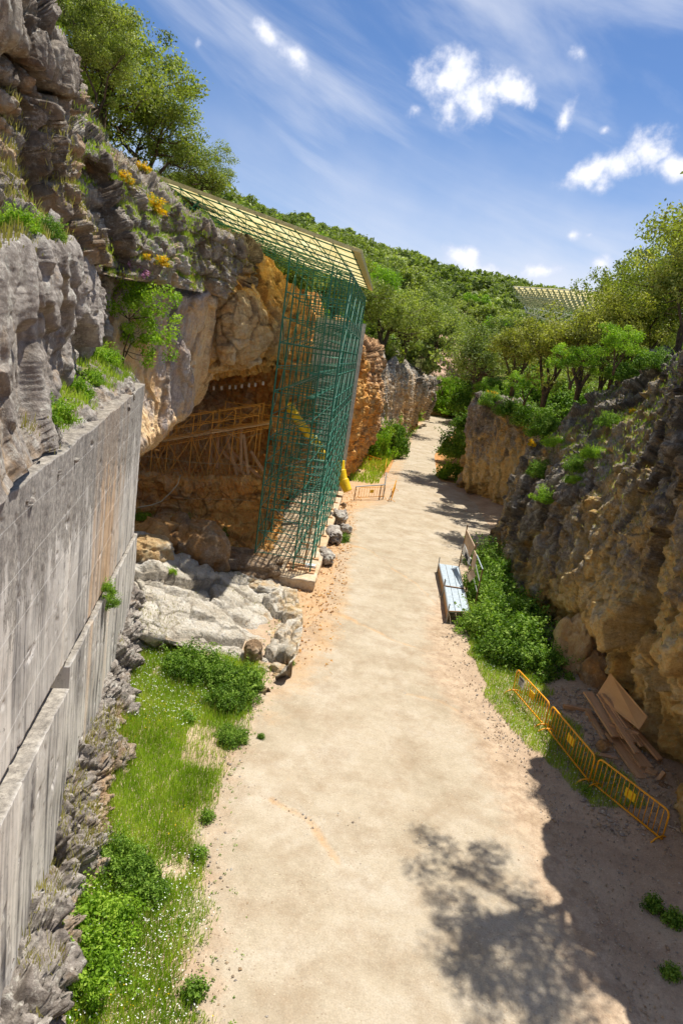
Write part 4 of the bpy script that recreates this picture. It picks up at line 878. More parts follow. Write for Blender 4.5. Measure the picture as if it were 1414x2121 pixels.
# ------------------------------------------------------------------ shrubs, weeds, grass
BR = [bush_mesh('bramble', 101, 1.3, 1.1, 1.25, 60, 150, .055, M['bush']), bush_mesh('bramble', 103, 1., 1.3, 1.2, 55, 150, .055, M['bush']), bush_mesh('bramble', 107, .9, .9, 1.0, 44, 120, .05, M['bright'])]
SM = [bush_mesh('weed', 111, .22, .22, .26, 22, 50, .034, M['bush'], .7), bush_mesh('weed', 113, .3, .3, .35, 14, 50, .028, M['bright'], .4), bush_mesh('weed', 117, .4, .35, .3, 16, 50, .028, M['olive'], .4)]
def B_(me, x, y, lb, s=1., z=None, rz=None, name='shrub', cat='shrub'):
    zz = float(drop(x, y, 6.)[2]) if z is None else z
    return put_bush(me, (x, y, zz-.05), lb, cat, name, rng.uniform(0, 6) if rz is None else rz, s)
g1 = [(6.6, 25.6, 1.05, 0, 'wide bramble mound beside the near end of the metal platform'), (7.5, 24.2, 1.15, 1, 'tall bramble mound against the right rock foot'), (6.7, 23.4, .85, 0, 'low bramble mound reaching towards the yellow barriers'), (7.7, 26.4, 1.1, 1, 'bramble at the rock foot behind the wide mound'),
      (7.4, 29.3, .95, 0, 'bramble between the sign frame and the cliff, nearer one'), (8., 32, 1.2, 1, 'bramble between the sign frame and the cliff, middle one'), (8.6, 35, 1.1, 0, 'bramble behind the far post of the sign frame'), (8., 22.4, .75, 1, 'dark bramble in the shade behind the first yellow barrier'), (6.9, 31.3, .5, 2, 'small reddish green shrub under the sign boards')]
for x, y, s, k, lb in g1: B_(BR[k], x, y, lb, s, name='bramble')
def Bp(me, px, py, lb, s, name='shrub', cat='shrub', back=.0, z=None):
    p, n = hit(px, py) if z is None else (on(px, py, z), None)
    return put_bush(me, p - np.array([0, 0, .05]), lb, cat, name, rng.uniform(0, 6), s)
for (px, py, Y, s, k, lb) in [(782, 940, 70, (1.6, 1.6, 2.9), 2, 'leafy green bush at the foot of the clay pillar, left one'), (808, 938, 74, (1.5, 1.5, 2.8), 1, 'leafy green bush beside the path, right of the clay pillar'), (792, 892, 86, (1.7, 1.7, 2.6), 0, 'green bush behind the pair at the clay pillar'),
                              (936, 992, 64, (1.5, 1.5, 1.9), 2, 'pale green bush at the path edge under the far right cliff'), (948, 945, 74, (1.1, 1.1, 1.4), 1, 'bush on the right path edge, farther one'), (960, 940, 64, 1.8, 0, 'bush pressed to the corner of the far right cliff'), (978, 890, 66, 1.4, 1, 'greyish shrub on the corner above the far path'),
                              (856, 868, 106, 1.5, 2, 'bright shrub on the left at the far bend of the path'), (905, 842, 150, 3.2, 2, 'bright shrub behind the far end of the path'), (972, 850, 130, 3.4, 0, 'dark green shrub right of where the path disappears'), (985, 900, 76, 1.6, 0, 'shrub clinging to the upper edge of the far right cliff')]:
    put_bush(BR[k], at(px, py, Y)-np.array([0, 0, .2]), lb, s=s, rz=rng.uniform(0, 6), name='bush', cat='bush')
# top and face of the right cliff
for (px, py, s, k, lb) in [(1015, 838, .8, 0, 'shrub on the rim of the far right cliff'), (1060, 862, 1.0, 1, 'dark shrub hanging over the rim between the two right cliffs'), (1105, 880, 1.2, 0, 'dense shrub in the cleft of the right cliffs'), (1130, 905, 1.0, 1, 'dark green shrub low in the cleft of the right cliffs'),
                           (1160, 860, .9, 0, 'shrub on the crest of the near right cliff, first from the left'), (1205, 830, .9, 2, 'light green shrub on the crest of the near right cliff'), (1245, 808, .8, 0, 'shrub beneath the slender tree on the right crest'), (1290, 785, .7, 1, 'shrub at the foot of the tall trees on the right crest'),
                           (1350, 762, .6, 0, 'shrub on the crest at the far right of the view'), (1150, 925, .6, 2, 'yellowish weeds on the upper slope of the near right cliff'), (1225, 945, .45, 2, 'tuft growing in a crack of the dark right rock'), (1200, 975, .45, 0, 'green tuft below the crack in the dark right rock'),
                           (1130, 1035, .6, 2, 'pale green tuft on the left face of the near right cliff'), (1190, 1000, .4, 2, 'bright tuft above the lichen patch of the right cliff'), (1120, 985, .6, 0, 'weeds on the left shoulder of the near right cliff'), (1260, 880, .45, 1, 'weeds under the crest of the near right cliff'), (1160, 1350, .35, 0, 'trailing weed on the pale rock above the barriers')]:
    Bp(BR[k], px, py, lb, s, 'cliff_shrub')
# sapling on the overhanging slab
sap = tree_meshes('sapling', 131, 3.0, 1.3, 110, 110, .042, M['bright'], 3, .12, .2, .035)
p, n = hit(250, 752); plant_tree(sap, p-np.array([-.1, .1, .25]), 'bright green sapling growing at the foot of the overhanging slab above the wall end', None, 1.0, .6, 1.05, name='sapling')
for (px, py, s, k, lb) in [(205, 745, .45, 2, 'green tuft beside the sapling on the wall end'), (150, 815, .4, 2, 'pale weeds on the ledge of the wall top'), (185, 790, .35, 2, 'fresh weeds between wall top and grey rock'), (110, 870, .35, 2, 'dry weeds on the wall top ledge nearer the camera'),
                           (40, 470, .28, 2, 'grey green shrub on the grassy shelf at the left edge'), (95, 485, .22, 0, 'green shrub on the grassy shelf above the grey rock'), (212, 1225, .28, 2, 'dry tuft growing out of the joint of the retaining wall'), (222, 1250, .2, 0, 'green tuft below the dry one on the retaining wall'),
                           (380, 1080, .3, 0, 'small plant on top of the brown boulder'), (460, 1105, .25, 0, 'small plant right of the brown boulder'), (355, 1185, .2, 2, 'tuft on the pale slab rock'), (300, 1075, .4, 2, 'dim weeds in the corner below the cave'),
                           (705, 1120, .38, 0, 'green weed clump on the boulders beside the concrete slab')]:
    Bp(BR[k], px, py, lb, s, 'weed_clump', 'plant')
for (px, py, s, lb) in [(315, 428, .42, 'round yellow gorse clump on the stepped cliff ledges'), (258, 374, .26, 'small yellow gorse tuft below the large oak'), (296, 350, .3, 'yellow flowering broom sprays under the oak branches'), (336, 545, .24, 'yellow flower tuft on the ledge above the overhanging slab'), (304, 535, .14, 'tiny yellow flower tuft left of the other on the slab ledge'),
                        (1102, 915, .34, 'yellow gorse tuft on the shoulder of the near right cliff'), (1015, 812, .5, 'yellow gorse on the tip of the far right cliff'), (1052, 842, .3, 'yellow gorse right of the tip of the far right cliff'), (1310, 852, .2, 'tiny yellow flower tuft on the dark right rock')]:
    p, n = hit(px, py+8*s*3)
    o = thing('gorse_bush', lb, 'gorse', p); o['kind'] = 'thing'; o.scale = (s, s, s)
    link('flowers', bush_mesh('gorse_flowers', int(px), .8, .8, .95, 26, 40, .09, M['gorse'], .3), o); link('leaves', bush_mesh('gorse_leaves', int(py), .85, .85, .7, 16, 40, .07, M['olive'], .3), o)
p, n = hit(284, 580); put_bush(bush_mesh('pink_flowers', 9, .3, .2, .45, 9, 22, .035, M['pink']), p, 'pink flower spray above the sapling', 'flower', 'pink_flowers')
# left verge
for (x, y, s, k, lb) in [(-3.05, 9.3, .62, 2, 'yellowish green bush at the wall foot, bottom left corner of the view'), (-2.75, 8.3, .6, 2, 'yellowish green bush nearest the camera at the wall foot'), (-3.1, 10.6, .45, 0, 'dark leafy weeds at the wall foot'), (-2.6, 10.3, .4, 0, 'broad leaved weeds in the left verge'),
                         (-2.3, 18.2, .62, 0, 'green bush under the pale slab rock, nearest the path'), (-3.1, 18.3, .6, 0, 'leafy bush below the pale slab rock'), (-3.9, 18.2, .6, 0, 'bush between pale slab rock and wall footing'), (-2.4, 17.2, .5, 0, 'dark green weeds below the pale slab rock'), (-1.95, 15.6, .32, 0, 'dark weed tuft on the verge edge, upper one')]:
    B_(BR[k], x, y, lb, s, name='verge_bush', cat='bush')
wl = []
for (px, py, s, lb) in [(430, 1695, .55, 'small dark weed on the edge of the path'), (412, 1772, .6, 'weed on the verge edge below the small dark one'), (385, 1500, .9, 'spiky weed in the upper verge'), (540, 1528, .35, 'lone weed out on the sand'), (470, 1540, .7, 'weed tuft where verge and sand meet'), (612, 1290, .6, 'weeds at the foot of the concrete slab corner'),
                        (600, 1375, .55, 'weeds beside the pale slab rock tip'), (400, 2060, .7, 'weed tuft at the lower end of the verge edge'), (425, 1400, .7, 'weed below the overhang of the pale rock'), (1350, 1880, .7, 'green weed patch in the shade at the lower right'), (1390, 1910, .8, 'larger green weed patch at the right edge'), (1385, 2020, .6, 'green weed at the lower right corner'), (1215, 1640, .5, 'weed at the joint of the last two yellow barriers')]:
    o = put_bush(SM[0], on(px, py, .02), lb, 'weed', 'weed', rng.uniform(0, 6), s)
# grass
def scatter(n, x0, x1, y0, y1, seed): r = RS(seed); return np.stack([r.uniform(x0, x1, n), r.uniform(y0, y1, n)], 1)
def left_edge(y): return np.interp(y, [5, 8.1, 9.5, 11.8, 14.2, 17.8, 20], [-.75, -.95, -1.25, -1.75, -1.9, -1.75, -1.7])
P = scatter(190000, -5.6, -.5, 5.6, 20, 1); le = left_edge(P[:, 1]); nz = fbm(np.c_[P, 0*P[:, 0]], .9, 4, 51)
wl_ = -2.2-.196*P[:, 1]+.7
pr_ = sstep(.15, -.5, P[:, 0]-le+nz*.55)*sstep(-.62, -.28, nz)*(P[:, 0] > wl_-.3); pr_ *= np.where((P[:, 1] > 14.3) & (P[:, 1] < 16) & (P[:, 0] > -3.1+.2*nz), .25, 1)
P = P[RS(2).rand(len(P)) < pr_]; Z = floor_z(P[:, 0][None], P[:, 1][None])[0]
P3 = np.c_[P, Z]; blades('verge_grass', P3[:78000], np.tile([0, 0, 1.], (len(P3[:78000]), 1)), .05, .24, .0065, M['grass'], 3)
P3v = P3.copy()
q = P3[RS(4).rand(len(P3)) < .5]; m = fbm(q, .55, 3, 91)+.2*sstep(14, 8, q[:, 1])+.2*sstep(-2.6, -1.6, q[:, 0]) > .17; q = q[m][:2600]; q[:, 2] += RS(5).uniform(.12, .22, len(q)); flowers('daisies', q, .017, M['daisy'], 6)
P = scatter(60000, 4.6, 8.6, 15, 30, 7); nz = fbm(np.c_[P, 0*P[:, 0]], .8, 4, 52); ed = np.interp(P[:, 1], [15, 17, 19, 22, 26, 30], [7.3, 6.3, 5.75, 5.35, 5.6, 6])
m = (P[:, 0] > ed+nz*.5) & (P[:, 0] < ed+1.7+nz) & (nz > -.45); P = P[m]; P3 = np.c_[P, floor_z(P[:, 0][None], P[:, 1][None])[0]]
blades('barrier_grass', P3, np.tile([0, 0, 1.], (len(P3), 1)), .05, .22, .0065, M['grass'], 8)
q = P3[(P3[:, 1] < 23)]; q = q[RS(9).rand(len(q)) < .06][:900]; q[:, 2] += .15; flowers('shade_daisies', q, .016, M['daisy'], 10)
P = scatter(50000, -1, 14, 55, 128, 12); rb = np.interp(P[:, 1], [55, 62, 70, 80, 100, 128], [2.6, 3.4, 4.4, 5.6, 7.9, 11.6]); m = (P[:, 0] < rb) & (P[:, 0] > rb-4.5) & (fbm(np.c_[P, 0*P[:, 0]], .25, 3, 53)+.4*sstep(56, 75, P[:, 1]) > 0); P = P[m]
P3 = np.c_[P, hgt(P[:, 0], P[:, 1])*0+.0]; blades('far_verge_grass', P3, np.tile([0, 0, 1.], (len(P3), 1)), .15, .45, .03, M['grass'], 13)
def rock_grass(src, n, nzmin, seed, sc, thr, name, mat, h=(.05, .2), wd=.008, sel=None):
    V, N, nu, nv = SURF[src]; G = V.reshape(nv, nu, 3); Nn = np.cross(np.gradient(G, axis=1), np.gradient(G, axis=0)); Nn /= np.linalg.norm(Nn, axis=2, keepdims=True)+1e-9; Nn = Nn.reshape(-1, 3); Nn *= np.sign((N*Nn).sum(1))[:, None]
    m = (Nn[:, 2] > nzmin) & (fbm(V, sc, 3, seed) > thr)
    if sel is not None: m &= sel(V)
    idx = np.nonzero(m)[0]
    if not len(idx): return
    r = RS(seed); idx = idx[r.randint(0, len(idx), n)]; Pp = V[idx]+r.normal(size=(n, 3))*.04
    blades(name, Pp, Nn[idx], h[0], h[1], wd, mat, seed)
rock_grass('upper_left_cliff', 26000, .62, 201, .3, .02, 'cliff_ledge_grass', M['grass'], (.04, .13), .008)
rock_grass('upper_left_cliff', 14000, .5, 203, .4, .0, 'dry_ledge_grass', M['dry'], (.04, .15), .007)
rock_grass('ledge_rock', 5000, .75, 205, .5, .15, 'grey_rock_grass', M['dry'], (.04, .15), .007)
rock_grass('wall_top_ledge', 15000, .3, 207, .6, -.12, 'wall_top_grass', M['grass'], (.05, .2), .007, lambda V: (V[:, 0]+2.2+.2*V[:, 1] < -.35) & (V[:, 1] > 8.6))
rock_grass('right_cliff', 16000, .62, 209, .35, .05, 'right_cliff_grass', M['dry'], (.04, .14), .008)
rock_grass('right_cliff', 16000, .55, 211, .35, .0, 'right_crest_grass', M['grass'], (.05, .17), .009, lambda V: V[:, 2] > 6.5)
rock_grass('pale_slab_rock', 1200, .5, 213, .6, .2, 'pale_rock_grass', M['dry'], (.04, .12), .007)
rock_grass('rubble_footing', 5000, .35, 215, .6, .08, 'footing_grass', M['dry'], (.05, .2), .007)

# ------------------------------------------------------------------ loose stones
def boulder(name, label, p, size, mat, seed, rot=0., cat='boulder', n=40, w=.5):
    u = np.linspace(0, 2*math.pi, n*2, endpoint=False); v_ = np.linspace(-math.pi/2, math.pi/2, n)
    U, Vv = np.meshgrid(u, v_); D = np.stack([np.cos(Vv)*np.cos(U), np.cos(Vv)*np.sin(U), np.sin(Vv)], 2).reshape(-1, 3)
    D = np.sign(D)*np.abs(D)**.72; h, e = facet(D+seed*3.7, 1.25, seed, .9); h2, e2 = facet(D+seed, 3.4, seed+4, .8)
    R_ = 1+.22*h+.07*h2+.06*fbm(D+seed, 2, 4, seed); V = D*R_[:, None]*np.array(size)*.5
    i = np.arange((n-1)*2*n).reshape(n-1, 2*n); j = np.roll(i, -1, 1); Fc = np.stack([i, j, j+2*n, i+2*n], 2).reshape(-1, 4)
    me = np_mesh(name, V, Fc, mat, True, {'w': np.clip(w+h*.2, 0, 1)*np.ones(len(V))})
    o = thing(name, label, cat, tuple(np.array(p)+np.array([0, 0, size[2]*.3])), me=me); o.rotation_euler = (0, 0, rot); o['kind'] = 'thing'; return o
boulder('boulder', 'big dark brown boulder in the shade below the excavated terrace', at(408, 1135, 26.5)-np.array([0, 0, .7]), (2.4, 2.6, 2.2), M['brown'], 3, .5, w=.5)
boulder('boulder', 'rounded brown boulder left of the big dark one, under the cave', at(325, 1115, 26)-np.array([0, 0, .7]), (2.2, 2.4, 1.7), M['brown'], 7, 1.1, w=.15)
boulder('boulder', 'grooved grey brown slab between the big boulder and the scaffold foot', at(505, 1160, 28.)-np.array([0, 0, .5]), (3.1, 2.6, 1.0), M['brown'], 12, .3, w=.8)
boulder('boulder', 'small yellowish boulder at the corner of the retaining wall', at(312, 1140, 23.6)-np.array([0, 0, .4]), (1.7, 1.2, 1.1), M['white'], 17, .8, w=.15)
boulder('boulder', 'rough block jutting out left of the concrete slab corner', at(545, 1225, 25.9)-np.array([0, 0, .3]), (1.3, 1.1, .9), M['white'], 19, .2, w=.6)
boulder('boulder', 'dark rounded stone at the front lip of the pale slab rock', at(525, 1345, 20.2)-np.array([0, 0, .3]), (.55, .6, .7), M['brown'], 23, .2, w=.9)
for k, (px, py, s, lb) in enumerate([(700, 1080, (1.0, 1.5, .9), 'grey boulder beside the far part of the concrete slab'), (690, 1115, (.9, 2.2, .8), 'long grey rock along the middle of the concrete slab'), (672, 1160, (.8, 1.5, .7), 'grey rock near the concrete slab corner'), (715, 1100, (.7, .7, .5), 'small grey stone behind the green weed clump'), (712, 1048, (.3, .3, .3), 'small lone brown stone beyond the grey boulders')]):
    boulder('boulder', lb, on(px, py, .1), s, M['grey'] if k < 4 else M['brown'], 31+k, .1*k, w=.9)
boulder('boulder', 'smooth tan boulder leaning at the foot of the right rock, left of the planks', on(1170, 1400, .1)+np.array([0.5, .7, 0]), (1.5, 1.7, 2.6), M['ochre'], 41, .4, w=.9)
boulder('boulder', 'rounded brown boulder between tan boulder and plywood sheet', on(1225, 1430, .1)+np.array([.3, .3, 0]), (1.3, 1.3, 1.5), M['brown'], 43, .9, w=.6)
boulder('boulder', 'stone lying inside the barriers beside the short planks', on(1250, 1555, .1), (.5, .4, .35), M['brown'], 47, .4, 'stone', 20, .5)
boulder('boulder', 'stone at the rock foot beyond the last plank ends', on(1372, 1640, .1), (.4, .5, .3), M['brown'], 48, .4, 'stone', 20, .8)
def pebbles(name, P3, smin, smax, seed, mat):
    r = RS(seed); n = len(P3); O = np.array([(1, 0, 0), (0, 1, 0), (-1, 0, 0), (0, -1, 0), (0, 0, .7), (0, 0, -.7)], float); f = np.array([(0, 1, 4), (1, 2, 4), (2, 3, 4), (3, 0, 4), (1, 0, 5), (2, 1, 5), (3, 2, 5), (0, 3, 5)])
    V = O[None]*(1+.3*r.normal(size=(n, 6, 1)))*(smin+(smax-smin)*r.rand(n)**3)[:, None, None]; a = r.rand(n)*6.28; c, s = np.cos(a)[:, None], np.sin(a)[:, None]
    X = V[..., 0]*c-V[..., 1]*s; Y = V[..., 0]*s+V[..., 1]*c; V = np.stack([X, Y, V[..., 2]], 2)+P3[:, None]
    Fc = (f[None]+np.arange(n)[:, None, None]*6).reshape(-1, 3)
    return link(name, np_mesh(name, V.reshape(-1, 3), Fc, mat, False, {'w': np.repeat(r.rand(n), 6)}), kind='stuff')
P = scatter(60000, -2, 9.5, 6, 40, 21); nz = fbm(np.c_[P, 0*P[:, 0]], .45, 4, 61); ed = np.minimum(abs(P[:, 0]-left_edge(P[:, 1])), abs(P[:, 0]-np.interp(P[:, 1], [6, 12, 17, 22, 30, 40], [6.5, 6.3, 5.8, 5, 5.3, 8.5])))
m = RS(22).rand(len(P)) < (.06+.5*np.exp(-(ed/.5)**2)+.45*sstep(.15, .5, nz)+.35*(P[:, 0] > 6)); P = P[m]; P3 = np.c_[P, floor_z(P[:, 0][None], P[:, 1][None])[0]+.03]
pebbles('loose_gravel', P3, .008, .035, 23, M['grey'])
P = scatter(5000, -1.5, 2.5, 20, 52, 25); m = (P[:, 0] < .5+.3*fbm(np.c_[P, 0*P[:, 0]], 1, 2, 3)+.02*(P[:, 1]-20)); P = P[m]; pebbles('clay_rubble', np.c_[P, floor_z(P[:, 0][None], P[:, 1][None])[0]+.04], .012, .06, 26, M['clay'])
P = scatter(2500, 7, 10, 14, 21, 27); pebbles('rock_foot_rubble', np.c_[P, floor_z(P[:, 0][None], P[:, 1][None])[0]+.03], .012, .07, 28, M['grey'])

# scrub on the right plateau behind the cliff-top trees
for k in range(34):
    x = 15.5+r_.rand()*26; y = 38+r_.rand()*52; z = float(hgt(np.array([x]), np.array([y]))[0])
    put_bush(BR[k % 3], (x, y, z-.1), 'green scrub bush on the plateau behind the right hand cliff', s=1.3+1.2*r_.rand(), rz=r_.rand()*6, name='scrub_bush', group='scrub on the right plateau')
for k, (x, y, sc_, lb) in enumerate([(17, 56, .9, 'dark oak on the right plateau left of the others'), (24, 60, .9, 'oak on the right plateau, middle one'), (32, 64, 1., 'oak on the right plateau towards the right edge'), (21, 72, .9, 'oak on the plateau right below the distant canopy'), (29, 47, .9, 'oak on the plateau behind the slender trees')]):
    plant_tree(MID[k % 2], (x, y, float(hgt(np.array([x]), np.array([y]))[0])-.2), lb, None, sc_, k*1.3, .85)

P = scatter(9000, -2.2, 1.2, 7, 34, 301); dl = P[:, 0]-left_edge(P[:, 1]); P = P[(RS(302).rand(len(P)) < np.exp(-(dl/.45)**2)*.2)]
P3 = np.c_[P, floor_z(P[:, 0][None], P[:, 1][None])[0]+.035]; V, Fc, rn = clumps(P3, .03+.05*RS(303).rand(len(P3))**2, 14, .016, 304)
link('seedlings', np_mesh('seedlings', V, Fc, M['bush'], True, {'rnd': rn}), kind='stuff')

for px, py, Y, sc_, lb in [(918, 850, 144, 3.4, 'bright bush filling the hollow behind the far end of the path, left one'), (955, 848, 145, 3.8, 'bright bush filling the hollow behind the far end of the path, right one'), (937, 828, 146, 4, 'bright bush above the two at the far end of the path')]:
    put_bush(BR[2], at(px, py, Y)-np.array([0, 0, .5]), lb, s=sc_, name='bush', cat='bush')
q = P3v[RS(310).randint(0, len(P3v), 3500)]; q = q[fbm(q, .8, 3, 311) > -.05]; blades('verge_stalks', q, np.tile([0, 0, 1.], (len(q), 1)), .18, .42, .004, M['dry'], 312, .35)
q = P3v[RS(313).randint(0, len(P3v), 1500)]; q = q[fbm(q, .9, 3, 314) > .1]; q[:, 2] += .16; flowers('yellow_verge_flowers', q[:260], .018, M['gorse'], 315)

# ------------------------------------------------------------------ scaffold shelter
S0 = np.array([-1.0, 28.4, .5]); SDR = np.array([.0312, 1., 0]); SLF = np.array([-1., .0312, 0])
def sp(i, row, z): return S0 + SDR*(2.17*i) + SLF*row + np.array([0, 0, z-.5])
slab = thing('concrete_slab', 'long concrete footing slab under the green scaffold', 'slab', (-2.2, 28, 0)); slab['kind'] = 'thing'
mb = MB(); a, b, c_, d_ = sp(-.42, -.35, .5), sp(9.0, -.35, .5), sp(9.0, 2.95, .5), sp(-.42, 2.95, .5)
nn = 26; top = []; 
Vs = []; 
def slab_mesh():
    us = np.linspace(0, 1, 220); vs = np.linspace(0, 1, 44); U, V_ = np.meshgrid(us, vs)
    Pt = a*(1-U[..., None])*(1-V_[..., None]) + b*U[..., None]*(1-V_[..., None]) + c_*U[..., None]*V_[..., None] + d_*(1-U[..., None])*V_[..., None]
    Vt = Pt.reshape(-1, 3); e = np.minimum.reduce([U, 1-U, V_, 1-V_]).ravel(); Vt[:, 2] += fbm(Vt, 1.5, 3, 6)*.02 - .04*sstep(.012, 0, e)
    nx = 220; i = np.arange(43*nx).reshape(43, nx)[:, :-1].ravel(); Fc = [np.stack([i, i+1, i+1+nx, i+nx], 1)]
    rim = np.concatenate([np.arange(nx), np.arange(1, 44)*nx+nx-1, 43*nx+np.arange(nx-2, -1, -1), np.arange(42, 0, -1)*nx]); m = len(rim); Vb = []; prev = rim; ctr = Vt.mean(0)
    for k in range(1, 8):
        r = Vt[rim].copy(); r[:, 2] -= .1*k; q = r-ctr; nrm = np.stack([q[:, 0]/2, q[:, 1]/11, 0*q[:, 0]], 1); nrm /= np.linalg.norm(nrm, axis=1, keepdims=True)
        r += nrm*(fbm(r, 2.2, 4, 16)*.16-.02*k)[:, None]; Vb.append(r); cur = len(Vt)+(k-1)*m+np.arange(m); j = (np.arange(m)+1) % m; Fc.append(np.stack([prev, cur, cur[j], prev[j]], 1)); prev = cur
    V = np.concatenate([Vt]+Vb)-np.array(slab.location); return np_mesh('slab_body', V, np.concatenate(Fc), t_conc, True, {'w': np.full(len(V), .4)})
t_conc = rock_mat('concrete', [(168, 140, 106), (196, 170, 136), (212, 190, 160)], [(150, 136, 118), (180, 164, 144), (204, 190, 170)], .15, .25, None, .3)
link('slab_body', slab_mesh(), slab)
sh = thing('scaffold_shelter', 'tall green tube scaffold carrying a sloping shelter roof over the cave', 'scaffold', (-2.2, 28, .5)); sh['kind'] = 'thing'
NLc, NRc, FRc = at(322, 366, 27.2), at(737, 519, 27.2), at(766, 599, 49.5)
def roof(u, v, dz=0.):     # u: 0 right eave .. 1 upper left, v: 0 near .. 1 far
    p = NRc + (FRc-NRc)*v + (NLc-NRc)*u; return p + np.array([0, 0, dz])
def roof_z(x, y):
    v = (y-NRc[1])/(FRc[1]-NRc[1]); xr_ = NRc[0]+(FRc[0]-NRc[0])*v; u = (xr_-x)/(NRc[0]-NLc[0]); return roof(u, v)[2]
rows = [0., .75, 2.5]; TT = 9
PL = {}
for i in range(TT):
    for j, rw in enumerate(rows):
        b_ = sp(i, rw, .5); tp = b_.copy(); tp[2] = roof_z(b_[0], b_[1])-.75; PL[i, j] = tp[2]
        rod('post', b_, tp, .034, M['green'], sh)
        f = MB().box(tuple(b_-[.2, .13, 0]-np.array(sh.location)), tuple(b_+[.2, .13, .06]-np.array(sh.location))); link('base_board', f.mesh('base_board', M['wood']), sh)
levels = [1.1, 2.1, 3.1, 4.1, 5.1, 6.1, 7.1, 8.1, 9.1, 10.1, 11.1, 12.1, 13.1]
for i in range(TT):                                    # cross frames and the ladder on the open side
    for z in levels: rod('ledger', sp(i, 0, z), sp(i, 2.5, z), .02, M['green'], sh, 5)
    lad = MB()
    for z in np.arange(.9, 13.3, .33): lad.tube([sp(i, 0, z)-np.array(sh.location), sp(i, .75, z)-np.array(sh.location)], .013, 4)
    link('ladder_frame', lad.mesh('ladder_frame', M['green']), sh)
for j, rw in enumerate(rows):
    for z in levels: rod('rail', sp(0, rw, z+.06), sp(8, rw, z+.06), .021, M['green'], sh, 5)
for z in (1.6, 2.6, 3.6, 4.6, 5.6, 6.6, 7.6, 9.6, 11.6):
    rod('guard_rail', sp(0, 0, z), sp(8, 0, z), .018, M['green'], sh, 5)
for i in range(8):                                     # bracing
    for k in range(0, 12, 2):
        z = 1.1+k
        if (i+k//2) % 2: rod('brace', sp(i, 2.5, z), sp(i+1, 2.5, z+2), .02, M['green'], sh, 5)
        else: rod('brace', sp(i+1, 2.5, z), sp(i, 2.5, z+2), .02, M['green'], sh, 5)
        if i % 2 == 0: rod('brace', sp(i, 0, z), sp(i+1, 0, z+2), .018, M['green'], sh, 5)
for i in range(TT):
    for k in (0, 3, 5, 7, 9): rod('brace', sp(i, 2.5 if k % 2 else .75, 1.1+k), sp(i, .75 if k % 2 else 2.5, 2.1+k), .017, M['galv'] if i % 3 == 2 else M['green'], sh, 5)
mbn = MB()                                             # welded mesh on the near end
for z in np.arange(1.1, 7.1, .25): mbn.tube([sp(-.02, .02, z)-np.array(sh.location), sp(-.02, 2.48, z)-np.array(sh.location)], .006, 3)
for rw in np.arange(.2, 2.5, .42): mbn.tube([sp(-.02, rw, 1.1)-np.array(sh.location), sp(-.02, rw, 6.9)-np.array(sh.location)], .006, 3)
link('end_mesh', mbn.mesh('end_mesh', M['green']), sh)
mbn = MB()
for i in range(1, 9):
    for z in np.arange(1.35, 12.8, .5):
        mbn.tube([sp(i, .75, z)-np.array(sh.location), sp(i, 2.5, z)-np.array(sh.location)], .008, 3)
link('toe_rails', mbn.mesh('toe_rails', M['green']), sh, kind='stuff')
for zb in (9.05, 8.05): 
    mbb = MB(); mbb.beam(sp(0, 1.0, zb)-np.array(sh.location), sp(8, 1.0, zb)-np.array(sh.location), .25, .05); link('walk_board', mbb.mesh('walk_board', M['green']), sh)
# roof trusses, purlins, sheets
for k in range(10):
    v = .015+k*.108; tm = MB(); N_ = 10; O_ = np.array(sh.location)
    T0 = [roof(u, v, -.09)-O_ for u in np.linspace(.01, 1.0, N_)]; T1 = [roof(u, v, -.6)-O_ for u in np.linspace(.03, .97, N_)]
    rod('top_chord', T0[0]+O_, T0[-1]+O_, .026, M['green'], sh); rod('bottom_chord', T1[0]+O_, T1[-1]+O_, .026, M['green'], sh)
    for q in range(N_-1):
        tm.tube([T1[q], T0[q+1]], .011, 4).tube([T1[q+1], T0[q+1]], .012, 4)
    link('truss_web', tm.mesh('truss_web', M['green']), sh)
for q in range(11):
    u = .02+q*.096; rod('purlin', roof(u, 0, -.05), roof(u, 1, -.05), .022, M['green'], sh)
    if q % 5 == 0: rod('tie', roof(u, .015, -.72), roof(u, .98, -.72), .022, M['green'], sh)
for k in range(12):
    for q in range(5):
        v0, v1 = k/12+.001, (k+1)/12-.001; u0, u1 = q/5+.001-.012*(q == 0), (q+1)/5-.001
        A, B, C_, D_ = roof(u0, v0, .004*(k % 2)), roof(u1, v0, .004*(k % 2)), roof(u1, v1, .004*(k % 2)), roof(u0, v1, .004*(k % 2))
        m_ = MB(); n_ = 8
        for t_ in range(n_):
            f0, f1 = t_/n_, (t_+1)/n_; zz0 = .02 if t_ % 2 else 0; m_.quad(*(p-np.array(sh.location)+np.array([0, 0, z2]) for p, z2 in ((A*(1-f0)+D_*f0, zz0), (A*(1-f1)+D_*f1, .02-zz0), (B*(1-f1)+C_*f1, .02-zz0), (B*(1-f0)+C_*f0, zz0))), .012)
        link('roof_sheet', m_.mesh('roof_sheet', M['roof']), sh)
m_ = MB(); m_.quad(*(p-np.array(sh.location) for p in (roof(-.03, 0, .1), roof(-.03, 1, .1), roof(.02, 1, .12), roof(.02, 0, .12))), .16); link('eave_board', m_.mesh('eave_board', M['rooftop']), sh)
m_ = MB(); m_.quad(*(p-np.array(sh.location) for p in (roof(-.03, -.006, .08), roof(-.03, .004, .08), roof(1.01, .004, .08), roof(1.01, -.006, .08))), .12); link('verge_board', m_.mesh('verge_board', M['rooftop']), sh)
rod('corner_strut', roof(1.0, .02, -.1), roof(.93, .02, -1.5), .04, M['green'], sh); rod('corner_strut', roof(.93, .02, -1.5), roof(.8, .02, -.3), .035, M['green'], sh); rod('corner_strut', roof(.99, .02, -.1), roof(.99, .02, -1.7), .045, M['green'], sh)
